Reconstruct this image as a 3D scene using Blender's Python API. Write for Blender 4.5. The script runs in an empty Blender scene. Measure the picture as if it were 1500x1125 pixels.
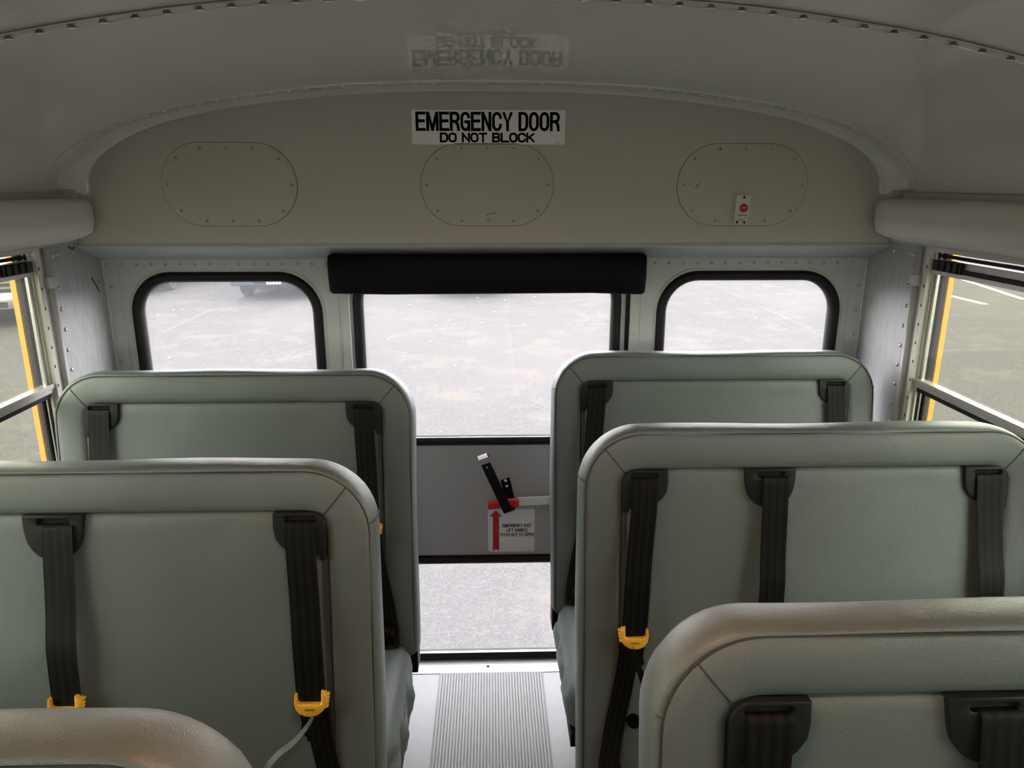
import bpy, bmesh, math, random
from mathutils import Vector, Matrix
R = math.radians
PI = math.pi
random.seed(7)
S = bpy.context.scene
C = S.collection

# ---------------------------------------------------------------- camera
cam_d = bpy.data.cameras.new('camera')
cam_d.sensor_fit = 'HORIZONTAL'; cam_d.sensor_width = 36.0
cam_d.lens = 36.0 * 1080.0 / 1500.0
cam_d.clip_start = 0.02; cam_d.clip_end = 500
cam = bpy.data.objects.new('camera', cam_d); C.objects.link(cam)
_p, _y, _r = R(15.28), R(1.68), R(0.05)
fwd = Vector((math.sin(_y)*math.cos(_p), math.cos(_y)*math.cos(_p), -math.sin(_p)))
rt = Vector((math.cos(_y), -math.sin(_y), 0)); up = rt.cross(fwd)
rt2 = rt*math.cos(_r) + up*math.sin(_r); up2 = -rt*math.sin(_r) + up*math.cos(_r)
M4 = Matrix.Identity(4)
for i in range(3):
    M4[i][0] = rt2[i]; M4[i][1] = up2[i]; M4[i][2] = -fwd[i]; M4[i][3] = (0, 0, 1.64)[i]
cam.matrix_world = M4
S.camera = cam

# ---------------------------------------------------------------- world: bright overcast sky
W = bpy.data.worlds.new('overcast'); S.world = W; W.use_nodes = True
nt = W.node_tree; nt.nodes.clear()
tc = nt.nodes.new('ShaderNodeTexCoord'); sp = nt.nodes.new('ShaderNodeSeparateXYZ')
rmp = nt.nodes.new('ShaderNodeValToRGB'); bg = nt.nodes.new('ShaderNodeBackground'); ow = nt.nodes.new('ShaderNodeOutputWorld')
rmp.color_ramp.elements[0].position = .35; rmp.color_ramp.elements[0].color = (1, .99, .97, 1)
rmp.color_ramp.elements[1].position = .85; rmp.color_ramp.elements[1].color = (.34, .36, .40, 1)
bg.inputs['Strength'].default_value = 2.5
nt.links.new(tc.outputs['Generated'], sp.inputs[0]); nt.links.new(sp.outputs['Z'], rmp.inputs[0])
nt.links.new(rmp.outputs[0], bg.inputs[0]); nt.links.new(bg.outputs[0], ow.inputs[0])

vs = S.view_settings
vs.view_transform = 'Standard'; vs.look = 'None'; vs.gamma = 1.0; vs.use_curve_mapping = False
vs.exposure = 2.2
S.cycles.max_bounces = 12; S.cycles.diffuse_bounces = 8; S.cycles.transparent_max_bounces = 16

# warm dome lamp inferred from the seat glow, plus added unseen white fill lamps
DOME = (0.0, 0.50, 1.872)
DOME_AND_FILLS = [(DOME, (1, .50, .24), .85), ((0, -1.6, 1.872), (1, .97, .93), .5), ((0, -3.1, 1.872), (1, .97, .93), .5)]
for dloc, dcol, den in DOME_AND_FILLS:
    ld = bpy.data.lights.new('dome_or_fill_bulb', 'AREA'); ld.shape = 'DISK'; ld.size = .16; ld.energy = den; ld.color = dcol
    lo = bpy.data.objects.new('dome_or_fill_bulb', ld); C.objects.link(lo)
    lo.location = (dloc[0], dloc[1], dloc[2]-.035)

# ---------------------------------------------------------------- materials
def mat(name, col, rough=.5, metal=0, spec=.5, coat=0, coat_r=.1, bump=None, var=None, sheen=0, bdist=.0006):
    m = bpy.data.materials.new(name); m.use_nodes = True
    n = m.node_tree; b = n.nodes['Principled BSDF']
    b.inputs['Base Color'].default_value = (*col, 1); b.inputs['Roughness'].default_value = rough
    b.inputs['Metallic'].default_value = metal; b.inputs['Specular IOR Level'].default_value = spec
    b.inputs['Coat Weight'].default_value = coat; b.inputs['Coat Roughness'].default_value = coat_r
    t = n.nodes.new('ShaderNodeTexCoord')
    if var:   # (scale, amount, xyz stretch, second colour)
        sc, amt, st, c2 = var
        mp = n.nodes.new('ShaderNodeMapping'); mp.inputs['Scale'].default_value = st
        nz = n.nodes.new('ShaderNodeTexNoise'); nz.inputs['Scale'].default_value = sc; nz.inputs['Detail'].default_value = 5
        mx = n.nodes.new('ShaderNodeMix'); mx.data_type = 'RGBA'
        mx.inputs['A'].default_value = (*col, 1); mx.inputs['B'].default_value = (*c2, 1)
        mr = n.nodes.new('ShaderNodeMapRange'); mr.inputs['From Min'].default_value = .35; mr.inputs['From Max'].default_value = .65
        mr.inputs['To Max'].default_value = amt
        n.links.new(t.outputs['Object'], mp.inputs[0]); n.links.new(mp.outputs[0], nz.inputs[0])
        n.links.new(nz.outputs['Fac'], mr.inputs[0]); n.links.new(mr.outputs[0], mx.inputs['Factor'])
        n.links.new(mx.outputs['Result'], b.inputs['Base Color'])
    if bump:  # (scale, strength)
        nz = n.nodes.new('ShaderNodeTexNoise'); nz.inputs['Scale'].default_value = bump[0]; nz.inputs['Detail'].default_value = 4
        bp = n.nodes.new('ShaderNodeBump'); bp.inputs['Strength'].default_value = bump[1]; bp.inputs['Distance'].default_value = bdist
        n.links.new(t.outputs['Object'], nz.inputs[0]); n.links.new(nz.outputs['Fac'], bp.inputs['Height'])
        n.links.new(bp.outputs[0], b.inputs['Normal'])
    return m

def vinyl(name, col, col2):
    m = bpy.data.materials.new(name); m.use_nodes = True
    n = m.node_tree; b = n.nodes['Principled BSDF']; L = n.links.new
    b.inputs['Roughness'].default_value = .42; b.inputs['Specular IOR Level'].default_value = .5
    t = n.nodes.new('ShaderNodeTexCoord')
    nz = n.nodes.new('ShaderNodeTexNoise'); nz.inputs['Scale'].default_value = 5; nz.inputs['Detail'].default_value = 3
    mx = n.nodes.new('ShaderNodeMix'); mx.data_type = 'RGBA'; mx.inputs['A'].default_value = (*col, 1); mx.inputs['B'].default_value = (*col2, 1)
    L(t.outputs['Object'], nz.inputs[0]); L(nz.outputs['Fac'], mx.inputs['Factor']); L(mx.outputs['Result'], b.inputs['Base Color'])
    # leather grain: warped voronoi cracks plus fine noise, plus broad soft creasing
    mp = n.nodes.new('ShaderNodeMapping'); mp.inputs['Scale'].default_value = (1, 1, 1.7); mp.inputs['Rotation'].default_value = (0, .5, 0)
    n1 = n.nodes.new('ShaderNodeTexNoise'); n1.inputs['Scale'].default_value = 260; n1.inputs['Detail'].default_value = 2
    n1.inputs['Distortion'].default_value = 1.2
    v = n.nodes.new('ShaderNodeTexNoise'); v.inputs['Scale'].default_value = 170; v.inputs['Detail'].default_value = 3; v.inputs['Distortion'].default_value = 2.0
    n2 = n.nodes.new('ShaderNodeTexNoise'); n2.inputs['Scale'].default_value = 9; n2.inputs['Detail'].default_value = 2
    L(t.outputs['Object'], mp.inputs[0]); L(mp.outputs[0], v.inputs[0]); L(mp.outputs[0], n1.inputs[0]); L(t.outputs['Object'], n2.inputs[0])
    b0 = n.nodes.new('ShaderNodeBump'); b0.inputs['Strength'].default_value = .5; b0.inputs['Distance'].default_value = .006
    b1 = n.nodes.new('ShaderNodeBump'); b1.inputs['Strength'].default_value = .6; b1.inputs['Distance'].default_value = .0011
    b2 = n.nodes.new('ShaderNodeBump'); b2.inputs['Strength'].default_value = .35; b2.inputs['Distance'].default_value = .0004
    L(n2.outputs['Fac'], b0.inputs['Height']); L(v.outputs['Fac'], b1.inputs['Height']); L(n1.outputs['Fac'], b2.inputs['Height'])
    L(b0.outputs[0], b1.inputs['Normal']); L(b1.outputs[0], b2.inputs['Normal']); L(b2.outputs[0], b.inputs['Normal'])
    return m

def glass(name, tint, haze):
    m = bpy.data.materials.new(name); m.use_nodes = True
    n = m.node_tree; n.nodes.clear(); L = n.links.new
    o = n.nodes.new('ShaderNodeOutputMaterial')
    tr = n.nodes.new('ShaderNodeBsdfTransparent'); tr.inputs[0].default_value = (*tint, 1)
    gl = n.nodes.new('ShaderNodeBsdfGlossy'); gl.inputs['Roughness'].default_value = .01
    lw = n.nodes.new('ShaderNodeLayerWeight'); lw.inputs['Blend'].default_value = .5
    pw = n.nodes.new('ShaderNodeMath'); pw.operation = 'POWER'; pw.inputs[1].default_value = 4.5; L(lw.outputs['Facing'], pw.inputs[0])
    fr = n.nodes.new('ShaderNodeMath'); fr.operation = 'MULTIPLY_ADD'; fr.inputs[1].default_value = .5; fr.inputs[2].default_value = .02; L(pw.outputs[0], fr.inputs[0])
    tl = n.nodes.new('ShaderNodeBsdfTranslucent'); tl.inputs[0].default_value = (.8, .84, .9, 1)
    m1 = n.nodes.new('ShaderNodeMixShader'); m2 = n.nodes.new('ShaderNodeMixShader'); m1.inputs[0].default_value = haze
    L(tr.outputs[0], m1.inputs[1]); L(tl.outputs[0], m1.inputs[2])
    L(fr.outputs[0], m2.inputs[0]); L(m1.outputs[0], m2.inputs[1]); L(gl.outputs[0], m2.inputs[2])
    L(m2.outputs[0], o.inputs[0])
    return m

MT = {}
MT['ceil'] = mat('ceiling_paint', (.72, .71, .67), .27, coat=1.0, coat_r=.0, spec=.5)
MT['header'] = mat('header_paint', (.54, .52, .47), .42, bump=(500, .1), bdist=.0003)
MT['wall'] = mat('rear_wall_paint', (.40, .415, .405), .45)
MT['door'] = mat('door_paint', (.36, .36, .365), .4)
MT['side'] = mat('side_paint', (.40, .41, .40), .4)
MT['ceil'].node_tree.nodes['Principled BSDF'].inputs['Coat IOR'].default_value = 1.6
MT['galv'] = mat('galvanised_sheet', (.40, .40, .405), .5, metal=.35, var=(150, .75, (1, 1, .10), (.29, .29, .30)), bump=(25, .25))
MT['alu'] = mat('window_aluminium', (.55, .53, .50), .33, metal=.7, var=(60, .4, (1, 1, 1), (.4, .39, .37)))
MT['beige'] = mat('window_track_paint', (.52, .52, .46), .4)
MT['rubber'] = mat('black_rubber', (.007, .007, .008), .5, spec=.2)
MT['blackp'] = mat('black_plastic', (.013, .0155, .016), .45, spec=.25)
MT['blackm'] = mat('black_metal', (.005, .005, .006), .45, spec=.12)
MT['slot'] = mat('slot_dark', (.003, .003, .003), .9)
MT['pad'] = mat('pad_vinyl', (.58, .57, .53), .5, bump=(300, .2))
MT['shade'] = mat('black_vinyl', (.003, .003, .005), .55, spec=.12, bump=(40, .25), bdist=.002)
MT['yellow'] = mat('bus_yellow', (.70, .34, .02), .4)
MT['latch'] = mat('yellow_plastic', (1.0, .56, .06), .3)
MT['vinyl'] = vinyl('seat_vinyl', (.130, .155, .158), (.152, .180, .183))
MT['vinyl2'] = vinyl('seat_trim_vinyl', (.115, .136, .138), (.136, .160, .162))
MT['seam'] = mat('seam_thread', (.035, .04, .04), .7)
MT['steel'] = mat('screw_steel', (.45, .45, .43), .3, metal=.8)
MT['lever'] = mat('lever_metal', (.75, .75, .74), .35, metal=.2)
MT['red'] = mat('red_grip', (.62, .02, .025), .3)
MT['redink'] = mat('red_ink', (.42, .008, .015), .5)
MT['blackink'] = mat('black_ink', (.008, .008, .008), .5)
MT['decal'] = mat('decal_white', (.68, .69, .70), .4)
MT['sign'] = mat('sign_white', (.93, .93, .89), .4)
MT['white'] = mat('white_ink', (.8, .75, .75), .5)
MT['box'] = mat('alarm_plastic', (.68, .66, .58), .4)
MT['floor'] = mat('floor_vinyl', (.28, .285, .30), .42, var=(30, .5, (1, 1, 1), (.31, .315, .33)), bump=(40, .2))
MT['mat'] = mat('ribbed_rubber', (.23, .235, .24), .5, var=(20, .4, (1, 1, 1), (.26, .265, .27)))
MT['strip'] = mat('threshold_metal', (.55, .56, .58), .35, metal=.5)
MT['rearglass'] = glass('rear_glass', (.985, .98, .99), .03)
MT['sideglass'] = glass('tinted_glass', (.79, .80, .715), .012)
MT['frost'] = mat('lamp_lens', (.9, .8, .65), .3)
b = MT['frost'].node_tree.nodes['Principled BSDF']; b.inputs['Emission Color'].default_value = (1, .62, .34, 1); b.inputs['Emission Strength'].default_value = 1.5

MT['catch'] = mat('worn_steel', (.30, .30, .30), .5, metal=.7)
MT['gap'] = mat('joint_sealant', (.24, .225, .20), .6)
def webbing():
    m = mat('belt_webbing', (.006, .006, .006), .5, spec=.18)
    n = m.node_tree; b = n.nodes['Principled BSDF']; L = n.links.new
    uv = n.nodes.new('ShaderNodeUVMap'); w = n.nodes.new('ShaderNodeTexWave'); w.bands_direction = 'X'
    w.inputs['Scale'].default_value = 1.1; w.inputs['Distortion'].default_value = 0
    w2 = n.nodes.new('ShaderNodeTexWave'); w2.bands_direction = 'DIAGONAL'; w2.inputs['Scale'].default_value = 14
    mx = n.nodes.new('ShaderNodeMix'); mx.data_type = 'RGBA'
    mx.inputs['A'].default_value = (.0035, .0038, .0038, 1); mx.inputs['B'].default_value = (.010, .0105, .0105, 1)
    bp = n.nodes.new('ShaderNodeBump'); bp.inputs['Strength'].default_value = .3; bp.inputs['Distance'].default_value = .0004
    L(uv.outputs[0], w.inputs[0]); L(uv.outputs[0], w2.inputs[0]); L(w.outputs['Fac'], mx.inputs['Factor'])
    L(mx.outputs['Result'], b.inputs['Base Color']); L(w2.outputs['Fac'], bp.inputs['Height']); L(bp.outputs[0], b.inputs['Normal'])
    return m
MT['belt'] = webbing()

def asphalt():
    m = bpy.data.materials.new('asphalt'); m.use_nodes = True
    n = m.node_tree; b = n.nodes['Principled BSDF']; L = n.links.new
    b.inputs['Roughness'].default_value = .95; b.inputs['Specular IOR Level'].default_value = .03
    t = n.nodes.new('ShaderNodeTexCoord')
    def noise(sc, det, dist=0, st=(1, 1, 1), rough=.5):
        mp = n.nodes.new('ShaderNodeMapping'); mp.inputs['Scale'].default_value = st
        z = n.nodes.new('ShaderNodeTexNoise'); z.inputs['Scale'].default_value = sc; z.inputs['Detail'].default_value = det
        z.inputs['Distortion'].default_value = dist; z.inputs['Roughness'].default_value = rough
        L(t.outputs['Object'], mp.inputs[0]); L(mp.outputs[0], z.inputs[0]); return z
    def mix(fac, a, bcol):
        x = n.nodes.new('ShaderNodeMix'); x.data_type = 'RGBA'
        L(fac, x.inputs['Factor'])
        for s, v in (('A', a), ('B', bcol)):
            if isinstance(v, tuple): x.inputs[s].default_value = (*v, 1)
            else: L(v, x.inputs[s])
        return x.outputs['Result']
    def rng(src, a, bb, to=1):
        r = n.nodes.new('ShaderNodeMapRange'); r.inputs['From Min'].default_value = a; r.inputs['From Max'].default_value = bb
        r.inputs['To Max'].default_value = to; L(src, r.inputs[0]); return r.outputs[0]
    fine = noise(90, 4, 0, (1, 1, 1), .8)
    grit = noise(28, 5, 0, (1, 1, 1), .75)
    stain = noise(1.5, 12, .5, (1, 1, 1), .74)
    wash = noise(.13, 5, .6)
    c = mix(rng(fine.outputs['Fac'], .3, .7), (.040, .0365, .0365), (.128, .119, .116))
    c = mix(rng(grit.outputs['Fac'], .52, .68, .5), c, (.165, .152, .143))
    c = mix(rng(wash.outputs['Fac'], .45, .6, .6), c, (.110, .098, .094))
    c = mix(rng(stain.outputs['Fac'], .50, .62, .42), c, (.150, .126, .098))
    L(c, b.inputs['Base Color'])
    bp = n.nodes.new('ShaderNodeBump'); bp.inputs['Strength'].default_value = .6; bp.inputs['Distance'].default_value = .01
    L(grit.outputs['Fac'], bp.inputs['Height']); L(bp.outputs[0], b.inputs['Normal'])
    return m
MT['asphalt'] = asphalt()
MT['paint'] = mat('line_paint', (.75, .75, .73), .6)
MT['leaf'] = mat('dry_leaf', (.45, .38, .15), .6)
MT['leaf2'] = mat('pale_leaf', (.45, .42, .36), .6)
MT['carw'] = mat('car_silver', (.62, .63, .65), .3, metal=.2, coat=.5)
MT['card'] = mat('car_dark', (.03, .04, .055), .3, coat=.5)
MT['carg'] = mat('car_glass', (.02, .03, .03), .08)
MT['tyre'] = mat('tyre', (.02, .02, .022), .8)
MT['chrome'] = mat('chrome', (.8, .8, .8), .15, metal=1)
MT['lamp'] = mat('headlamp', (.85, .87, .9), .15)
MT['amber'] = mat('amber_lens', (.9, .3, .03), .3)

# ---------------------------------------------------------------- helpers
def link(name, me, parent=None, smooth=False):
    o = bpy.data.objects.new(name, me); C.objects.link(o)
    if parent: o.parent = parent
    if smooth:
        for p in me.polygons: p.use_smooth = True
    return o
def bm_obj(name, bm, mats, parent=None, smooth=False, autos=None):
    me = bpy.data.meshes.new(name); bmesh.ops.recalc_face_normals(bm, faces=bm.faces); bm.to_mesh(me); bm.free()
    for m in (mats if isinstance(mats, (list, tuple)) else [mats]): me.materials.append(m)
    o = link(name, me, parent, smooth or autos is not None)
    if autos is not None: me.set_sharp_from_angle(angle=R(autos))
    return o
def tag(o, label=None, cat=None, group=None, kind=None):
    if label: o['label'] = label
    if cat: o['category'] = cat
    if group: o['group'] = group
    if kind: o['kind'] = kind
    return o
def struct(o): o['kind'] = 'structure'; return o
def empty(name, loc, label, cat, group=None):
    o = bpy.data.objects.new(name, None); C.objects.link(o); o.location = loc; o.empty_display_size = .05
    return tag(o, label, cat, group)

def box(bm, x0, x1, y0, y1, z0, z1, bev=0, mi=0):
    r = bmesh.ops.create_cube(bm, size=1)
    for v in r['verts']:
        v.co = Vector(((x0+x1)/2+v.co.x*(x1-x0), (y0+y1)/2+v.co.y*(y1-y0), (z0+z1)/2+v.co.z*(z1-z0)))
    fs = {f for v in r['verts'] for f in v.link_faces}
    for f in fs: f.material_index = mi
    if bev: 
        es = list({e for v in r['verts'] for e in v.link_edges})
        rb = bmesh.ops.bevel(bm, geom=es, offset=bev, segments=3, profile=.6, affect='EDGES', clamp_overlap=True)
        for f in rb['faces']: f.material_index = mi
def cyl(bm, p0, p1, r0, r1=None, n=12, mi=0, caps=True):
    p0, p1 = Vector(p0), Vector(p1); r1 = r0 if r1 is None else r1
    d = (p1-p0).normalized(); a = d.orthogonal().normalized(); b_ = d.cross(a)
    A = [bm.verts.new(p0+(a*math.cos(2*PI*i/n)+b_*math.sin(2*PI*i/n))*r0) for i in range(n)]
    B = [bm.verts.new(p1+(a*math.cos(2*PI*i/n)+b_*math.sin(2*PI*i/n))*r1) for i in range(n)]
    for i in range(n): bm.faces.new((A[i], A[(i+1) % n], B[(i+1) % n], B[i])).material_index = mi
    if caps:
        bm.faces.new(A[::-1]).material_index = mi; bm.faces.new(B).material_index = mi
def rivet(bm, p, nrm, r, h, mi=0, n=10):
    "domed head"
    p = Vector(p); d = Vector(nrm).normalized(); a = d.orthogonal().normalized(); b_ = d.cross(a)
    prev = None
    for k in range(4):
        t = k/3*PI/2; rr = r*math.cos(t); hh = h*math.sin(t)
        if k == 3:
            top = bm.verts.new(p+d*hh)
            for i in range(n): bm.faces.new((prev[i], prev[(i+1) % n], top)).material_index = mi
        else:
            cur = [bm.verts.new(p+d*hh+(a*math.cos(2*PI*i/n)+b_*math.sin(2*PI*i/n))*rr) for i in range(n)]
            if prev:
                for i in range(n): bm.faces.new((prev[i], prev[(i+1) % n], cur[(i+1) % n], cur[i])).material_index = mi
            prev = cur
def tube(bm, pts, r, n=6, mi=0, closed=False):
    pts = [Vector(p) for p in pts]; N = len(pts); rings = []
    nrm = None
    for i, p in enumerate(pts):
        if closed: t = (pts[(i+1) % N]-pts[i-1]).normalized()
        else: t = (pts[min(i+1, N-1)]-pts[max(i-1, 0)]).normalized()
        if nrm is None: nrm = t.orthogonal().normalized()
        nrm = (nrm - t*nrm.dot(t)).normalized(); b_ = t.cross(nrm)
        rings.append([bm.verts.new(p+(nrm*math.cos(2*PI*k/n)+b_*math.sin(2*PI*k/n))*r) for k in range(n)])
    for i in range(N if closed else N-1):
        A, B = rings[i], rings[(i+1) % N]
        for k in range(n): bm.faces.new((A[k], A[(k+1) % n], B[(k+1) % n], B[k])).material_index = mi
    if not closed:
        bm.faces.new(rings[0][::-1]).material_index = mi; bm.faces.new(rings[-1]).material_index = mi
def rrect(x0, x1, y0, y1, r, n=8):
    "rounded rect outline; r may be (bl, br, tr, tl)"
    if not isinstance(r, (tuple, list)): r = (r,)*4
    out = []
    for (cx, cy, a0, rr) in ((x0+r[0], y0+r[0], PI, r[0]), (x1-r[1], y0+r[1], 1.5*PI, r[1]), (x1-r[2], y1-r[2], 0, r[2]), (x0+r[3], y1-r[3], .5*PI, r[3])):
        for i in range(n+1):
            a = a0+i/n*PI/2; out.append((cx+rr*math.cos(a), cy+rr*math.sin(a)))
    return out
def plate(name, loops, d0, d1, mp, mats, parent=None, bev=0, autos=35):
    "flat plate with holes: loops[0] outer, rest holes, in (u,v); thickness from d0 to d1; mp(u,v,d)->xyz"
    cu = bpy.data.curves.new('tmp', 'CURVE'); cu.dimensions = '2D'; cu.fill_mode = 'BOTH'
    cu.extrude = abs(d1-d0)/2 - bev; cu.bevel_depth = bev; cu.bevel_resolution = 2; cu.offset = -bev
    for lp in loops:
        s = cu.splines.new('POLY'); s.points.add(len(lp)-1); s.use_cyclic_u = True
        for i, p in enumerate(lp): s.points[i].co = (p[0], p[1], 0, 1)
    ob = bpy.data.objects.new('tmp', cu); C.objects.link(ob)
    dg = bpy.context.evaluated_depsgraph_get(); dg.update()
    me = bpy.data.meshes.new_from_object(ob.evaluated_get(dg))
    bpy.data.objects.remove(ob); bpy.data.curves.remove(cu)
    bm = bmesh.new(); bm.from_mesh(me); bpy.data.meshes.remove(me)
    bmesh.ops.remove_doubles(bm, verts=bm.verts, dist=1e-6)
    mid = (d0+d1)/2
    for v in bm.verts: v.co = Vector(mp(v.co.x, v.co.y, mid+v.co.z))
    return bm_obj(name, bm, mats, parent, autos=autos)
def XZ(u, v, d): return (u, d, v)          # plate facing -Y
def YZ(u, v, d): return (d, u, v)          # plate facing +-X
def text_obj(name, body, size, cx, cz, y, m, parent=None, sx=1.0, offset=0.0, width=None, thick=.0006, mp=None, align='CENTER'):
    cu = bpy.data.curves.new('tmp', 'FONT'); cu.body = body; cu.size = 1; cu.align_x = align; cu.align_y = 'CENTER'
    cu.extrude = .001; cu.offset = offset; cu.resolution_u = 6
    ob = bpy.data.objects.new('tmp', cu); C.objects.link(ob)
    dg = bpy.context.evaluated_depsgraph_get(); dg.update()
    me = bpy.data.meshes.new_from_object(ob.evaluated_get(dg))
    bpy.data.objects.remove(ob); bpy.data.curves.remove(cu)
    xs = [v.co.x for v in me.vertices]; ys = [v.co.y for v in me.vertices]
    w = max(xs)-min(xs); mx = (max(xs)+min(xs))/2; my = (max(ys)+min(ys))/2; h = max(ys)-min(ys)
    k = (width/w) if width else sx; kz = size/h      # size = cap height
    for v in me.vertices:
        u, vv, d = (v.co.x-mx)*k, (v.co.y-my)*kz, v.co.z*thick/.002
        v.co = Vector(mp(u, vv, d)) if mp else Vector((cx+u, y-d, cz+vv))
    me.materials.clear(); me.materials.append(m); me.name = name
    return link(name, me, parent)
def arc_(cx, cy, rx, ry, a0, a1, n=8):
    return [(cx+rx*math.cos(R(a0+(a1-a0)*i/n)), cy+ry*math.sin(R(a0+(a1-a0)*i/n))) for i in range(n+1)]
GL = {   # strokes in a 1 x 1 cell, outer edges on the cell border once the pen width is added
 'E': [[(1, 1), (0, 1), (0, 0), (1, 0)], [(0, .53), (.9, .53)]], 'F': [[(1, 1), (0, 1), (0, 0)], [(0, .5), (.85, .5)]],
 'M': [[(0, 0), (0, 1)], [(.06, 1), (.5, 0)], [(.5, 0), (.94, 1)], [(1, 1), (1, 0)]], 'N': [[(0, 0), (0, 1)], [(.04, 1), (.96, 0)], [(1, 0), (1, 1)]], 'L': [[(0, 1), (0, 0), (1, 0)]],
 'H': [[(0, 0), (0, 1)], [(1, 0), (1, 1)], [(0, .52), (1, .52)]], 'I': [[(.5, 0), (.5, 1)]], 'T': [[(0, 1), (1, 1)], [(.5, 1), (.5, 0)]],
 'X': [[(0, 0), (1, 1)], [(0, 1), (1, 0)]], 'Y': [[(0, 1), (.5, .42), (1, 1)], [(.5, .42), (.5, 0)]], 'K': [[(0, 0), (0, 1)], [(1, 1), (0, .38)], [(.32, .58), (1, 0)]],
 'A': [[(0, 0), (.5, 1)], [(.5, 1), (1, 0)], [(.2, .32), (.8, .32)]], 'U': [[(0, 1)]+arc_(.5, .25, .5, .25, 180, 360)+[(1, 1)]],
 'R': [[(0, 0), (0, 1), (.5, 1)]+arc_(.6, .75, .4, .25, 90, -90)+[(0, .5)], [(.55, .5), (.92, .3), (1, 0)]],
 'P': [[(0, 0), (0, 1), (.5, 1)]+arc_(.6, .74, .4, .26, 90, -90)+[(0, .48)]],
 'B': [[(.5, .53)]+arc_(.6, .265, .4, .265, 90, -90)+[(0, 0), (0, 1), (.5, 1)]+arc_(.58, .765, .36, .235, 90, -90)+[(0, .53)]],
 'D': [[(0, 0), (0, 1), (.4, 1)]+arc_(.5, .70, .5, .30, 90, 0)+arc_(.5, .30, .5, .30, 0, -90)+[(0, 0), (0, .1)]],
 'O': [arc_(.5, .70, .5, .30, 0, 180)+arc_(.5, .30, .5, .30, 180, 360)+[(1, .70), (1, .75)]],
 'C': [[(1, .66)]+arc_(.5, .72, .5, .28, 0, 180)+arc_(.5, .28, .5, .28, 180, 360)+[(1, .36)]],
 'G': [[(1, .68)]+arc_(.5, .72, .5, .28, 0, 180)+arc_(.5, .28, .5, .28, 180, 340)+[(1, .48), (.55, .48)], [(1, .45), (1, 0)]],
 'S': [arc_(.5, .74, .5, .26, 20, 250)+arc_(.5, .26, .5, .26, 70, -160)]}
def sign_text(body, cx, cz, width, cap, pen, y, m, parent, gap=.32, space=.55):
    bm = bmesh.new(); x = 0; xs = []
    WD = {'I': .02, 'M': 1.35, ' ': space}
    for ch in body: xs.append(x); x += WD.get(ch, 1.0)+(gap if ch != ' ' else 0)
    total = x-gap; k = (width-pen)/total; h = cap-pen
    for ch, x_ in zip(body, xs):
        if ch == ' ': continue
        wd = WD.get(ch, 1.0)*k
        for st in GL[ch]:
            pts = [Vector((cx-(width-pen)/2+x_*k+px_*wd, cz-h/2+pz_*h)) for px_, pz_ in st]
            pts = [p for i, p in enumerate(pts) if i == 0 or (p-pts[i-1]).length > 1e-6]
            L_, R_ = [], []
            for i, p in enumerate(pts):
                d0 = (p-pts[i-1]).normalized() if i else None; d1 = (pts[i+1]-p).normalized() if i < len(pts)-1 else None
                if d0 is None: d0 = d1; p = p-d1*pen*.5*(1 if ch in 'EFLTHIMNKRPDBXY' else 0)
                if d1 is None: d1 = d0; p = p+d0*pen*.5*(1 if ch in 'EFLTHIMNKRPDBXYAG' and not (ch in 'RPB' and abs(d0.y) < .2) else 0)
                n0 = Vector((-d0.y, d0.x)); n1 = Vector((-d1.y, d1.x)); mm = (n0+n1)
                mm = mm.normalized() if mm.length > .1 else n0; sc_ = min(1.6, 1/max(.35, mm.dot(n0)))
                L_.append(p+mm*pen/2*sc_); R_.append(p-mm*pen/2*sc_)
            A = [bm.verts.new((p.x, y, p.y)) for p in L_]; B = [bm.verts.new((p.x, y, p.y)) for p in R_]
            for i in range(len(A)-1): bm.faces.new((A[i], A[i+1], B[i+1], B[i]))
    r_ = bmesh.ops.solidify(bm, geom=bm.faces[:], thickness=.0003)
    lo_ = cz-cap/2; hi_ = cz+cap/2      # trim mitre spikes to the cap height
    for v in bm.verts: v.co.z = min(hi_, max(lo_, v.co.z))
    return bm_obj('lettering', bm, m, parent)
def loft(bm, loops, closed=True, cap0=False, cap1=False, mi=0):
    V = [[bm.verts.new(p) for p in lp] for lp in loops]; n = len(V[0])
    for A, B in zip(V, V[1:]):
        for i in range(n if closed else n-1):
            j = (i+1) % n
            try: bm.faces.new((A[i], A[j], B[j], B[i])).material_index = mi
            except ValueError: pass
    if cap0: bm.faces.new(V[0][::-1]).material_index = mi
    if cap1: bm.faces.new(V[-1]).material_index = mi
    return V

# ---------------------------------------------------------------- bus shell
HW = 1.17; YW = 2.27; YH = 2.15; YF = -5.6
PR = [(1.17, 1.615), (1.160, 1.648), (1.132, 1.690), (1.085, 1.729), (1.0, 1.772), (.885, 1.811), (.74, 1.841), (.59, 1.862), (.40, 1.881), (.20, 1.890), (0, 1.893)]
def spline(P, n):
    out = []
    for i in range(len(P)-1):
        p0 = Vector(P[max(i-1, 0)]); p1 = Vector(P[i]); p2 = Vector(P[i+1]); p3 = Vector(P[min(i+2, len(P)-1)])
        for k in range(n):
            t = k/n
            out.append(.5*((2*p1)+(-p0+p2)*t+(2*p0-5*p1+4*p2-p3)*t*t+(-p0+3*p1-3*p2+p3)*t**3))
    out.append(Vector(P[-1])); return out
half = spline(PR, 4)
PROF = [Vector((-p.x, p.y)) for p in half] + [p for p in half[::-1][1:]]     # left to right
def pz(x):
    x = max(-1.169, min(1.169, x))
    for a, b_ in zip(PROF, PROF[1:]):
        if a.x <= x <= b_.x:
            t = (x-a.x)/(b_.x-a.x) if b_.x > a.x else 0
            return a.y+(b_.y-a.y)*t
    return 1.6
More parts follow.
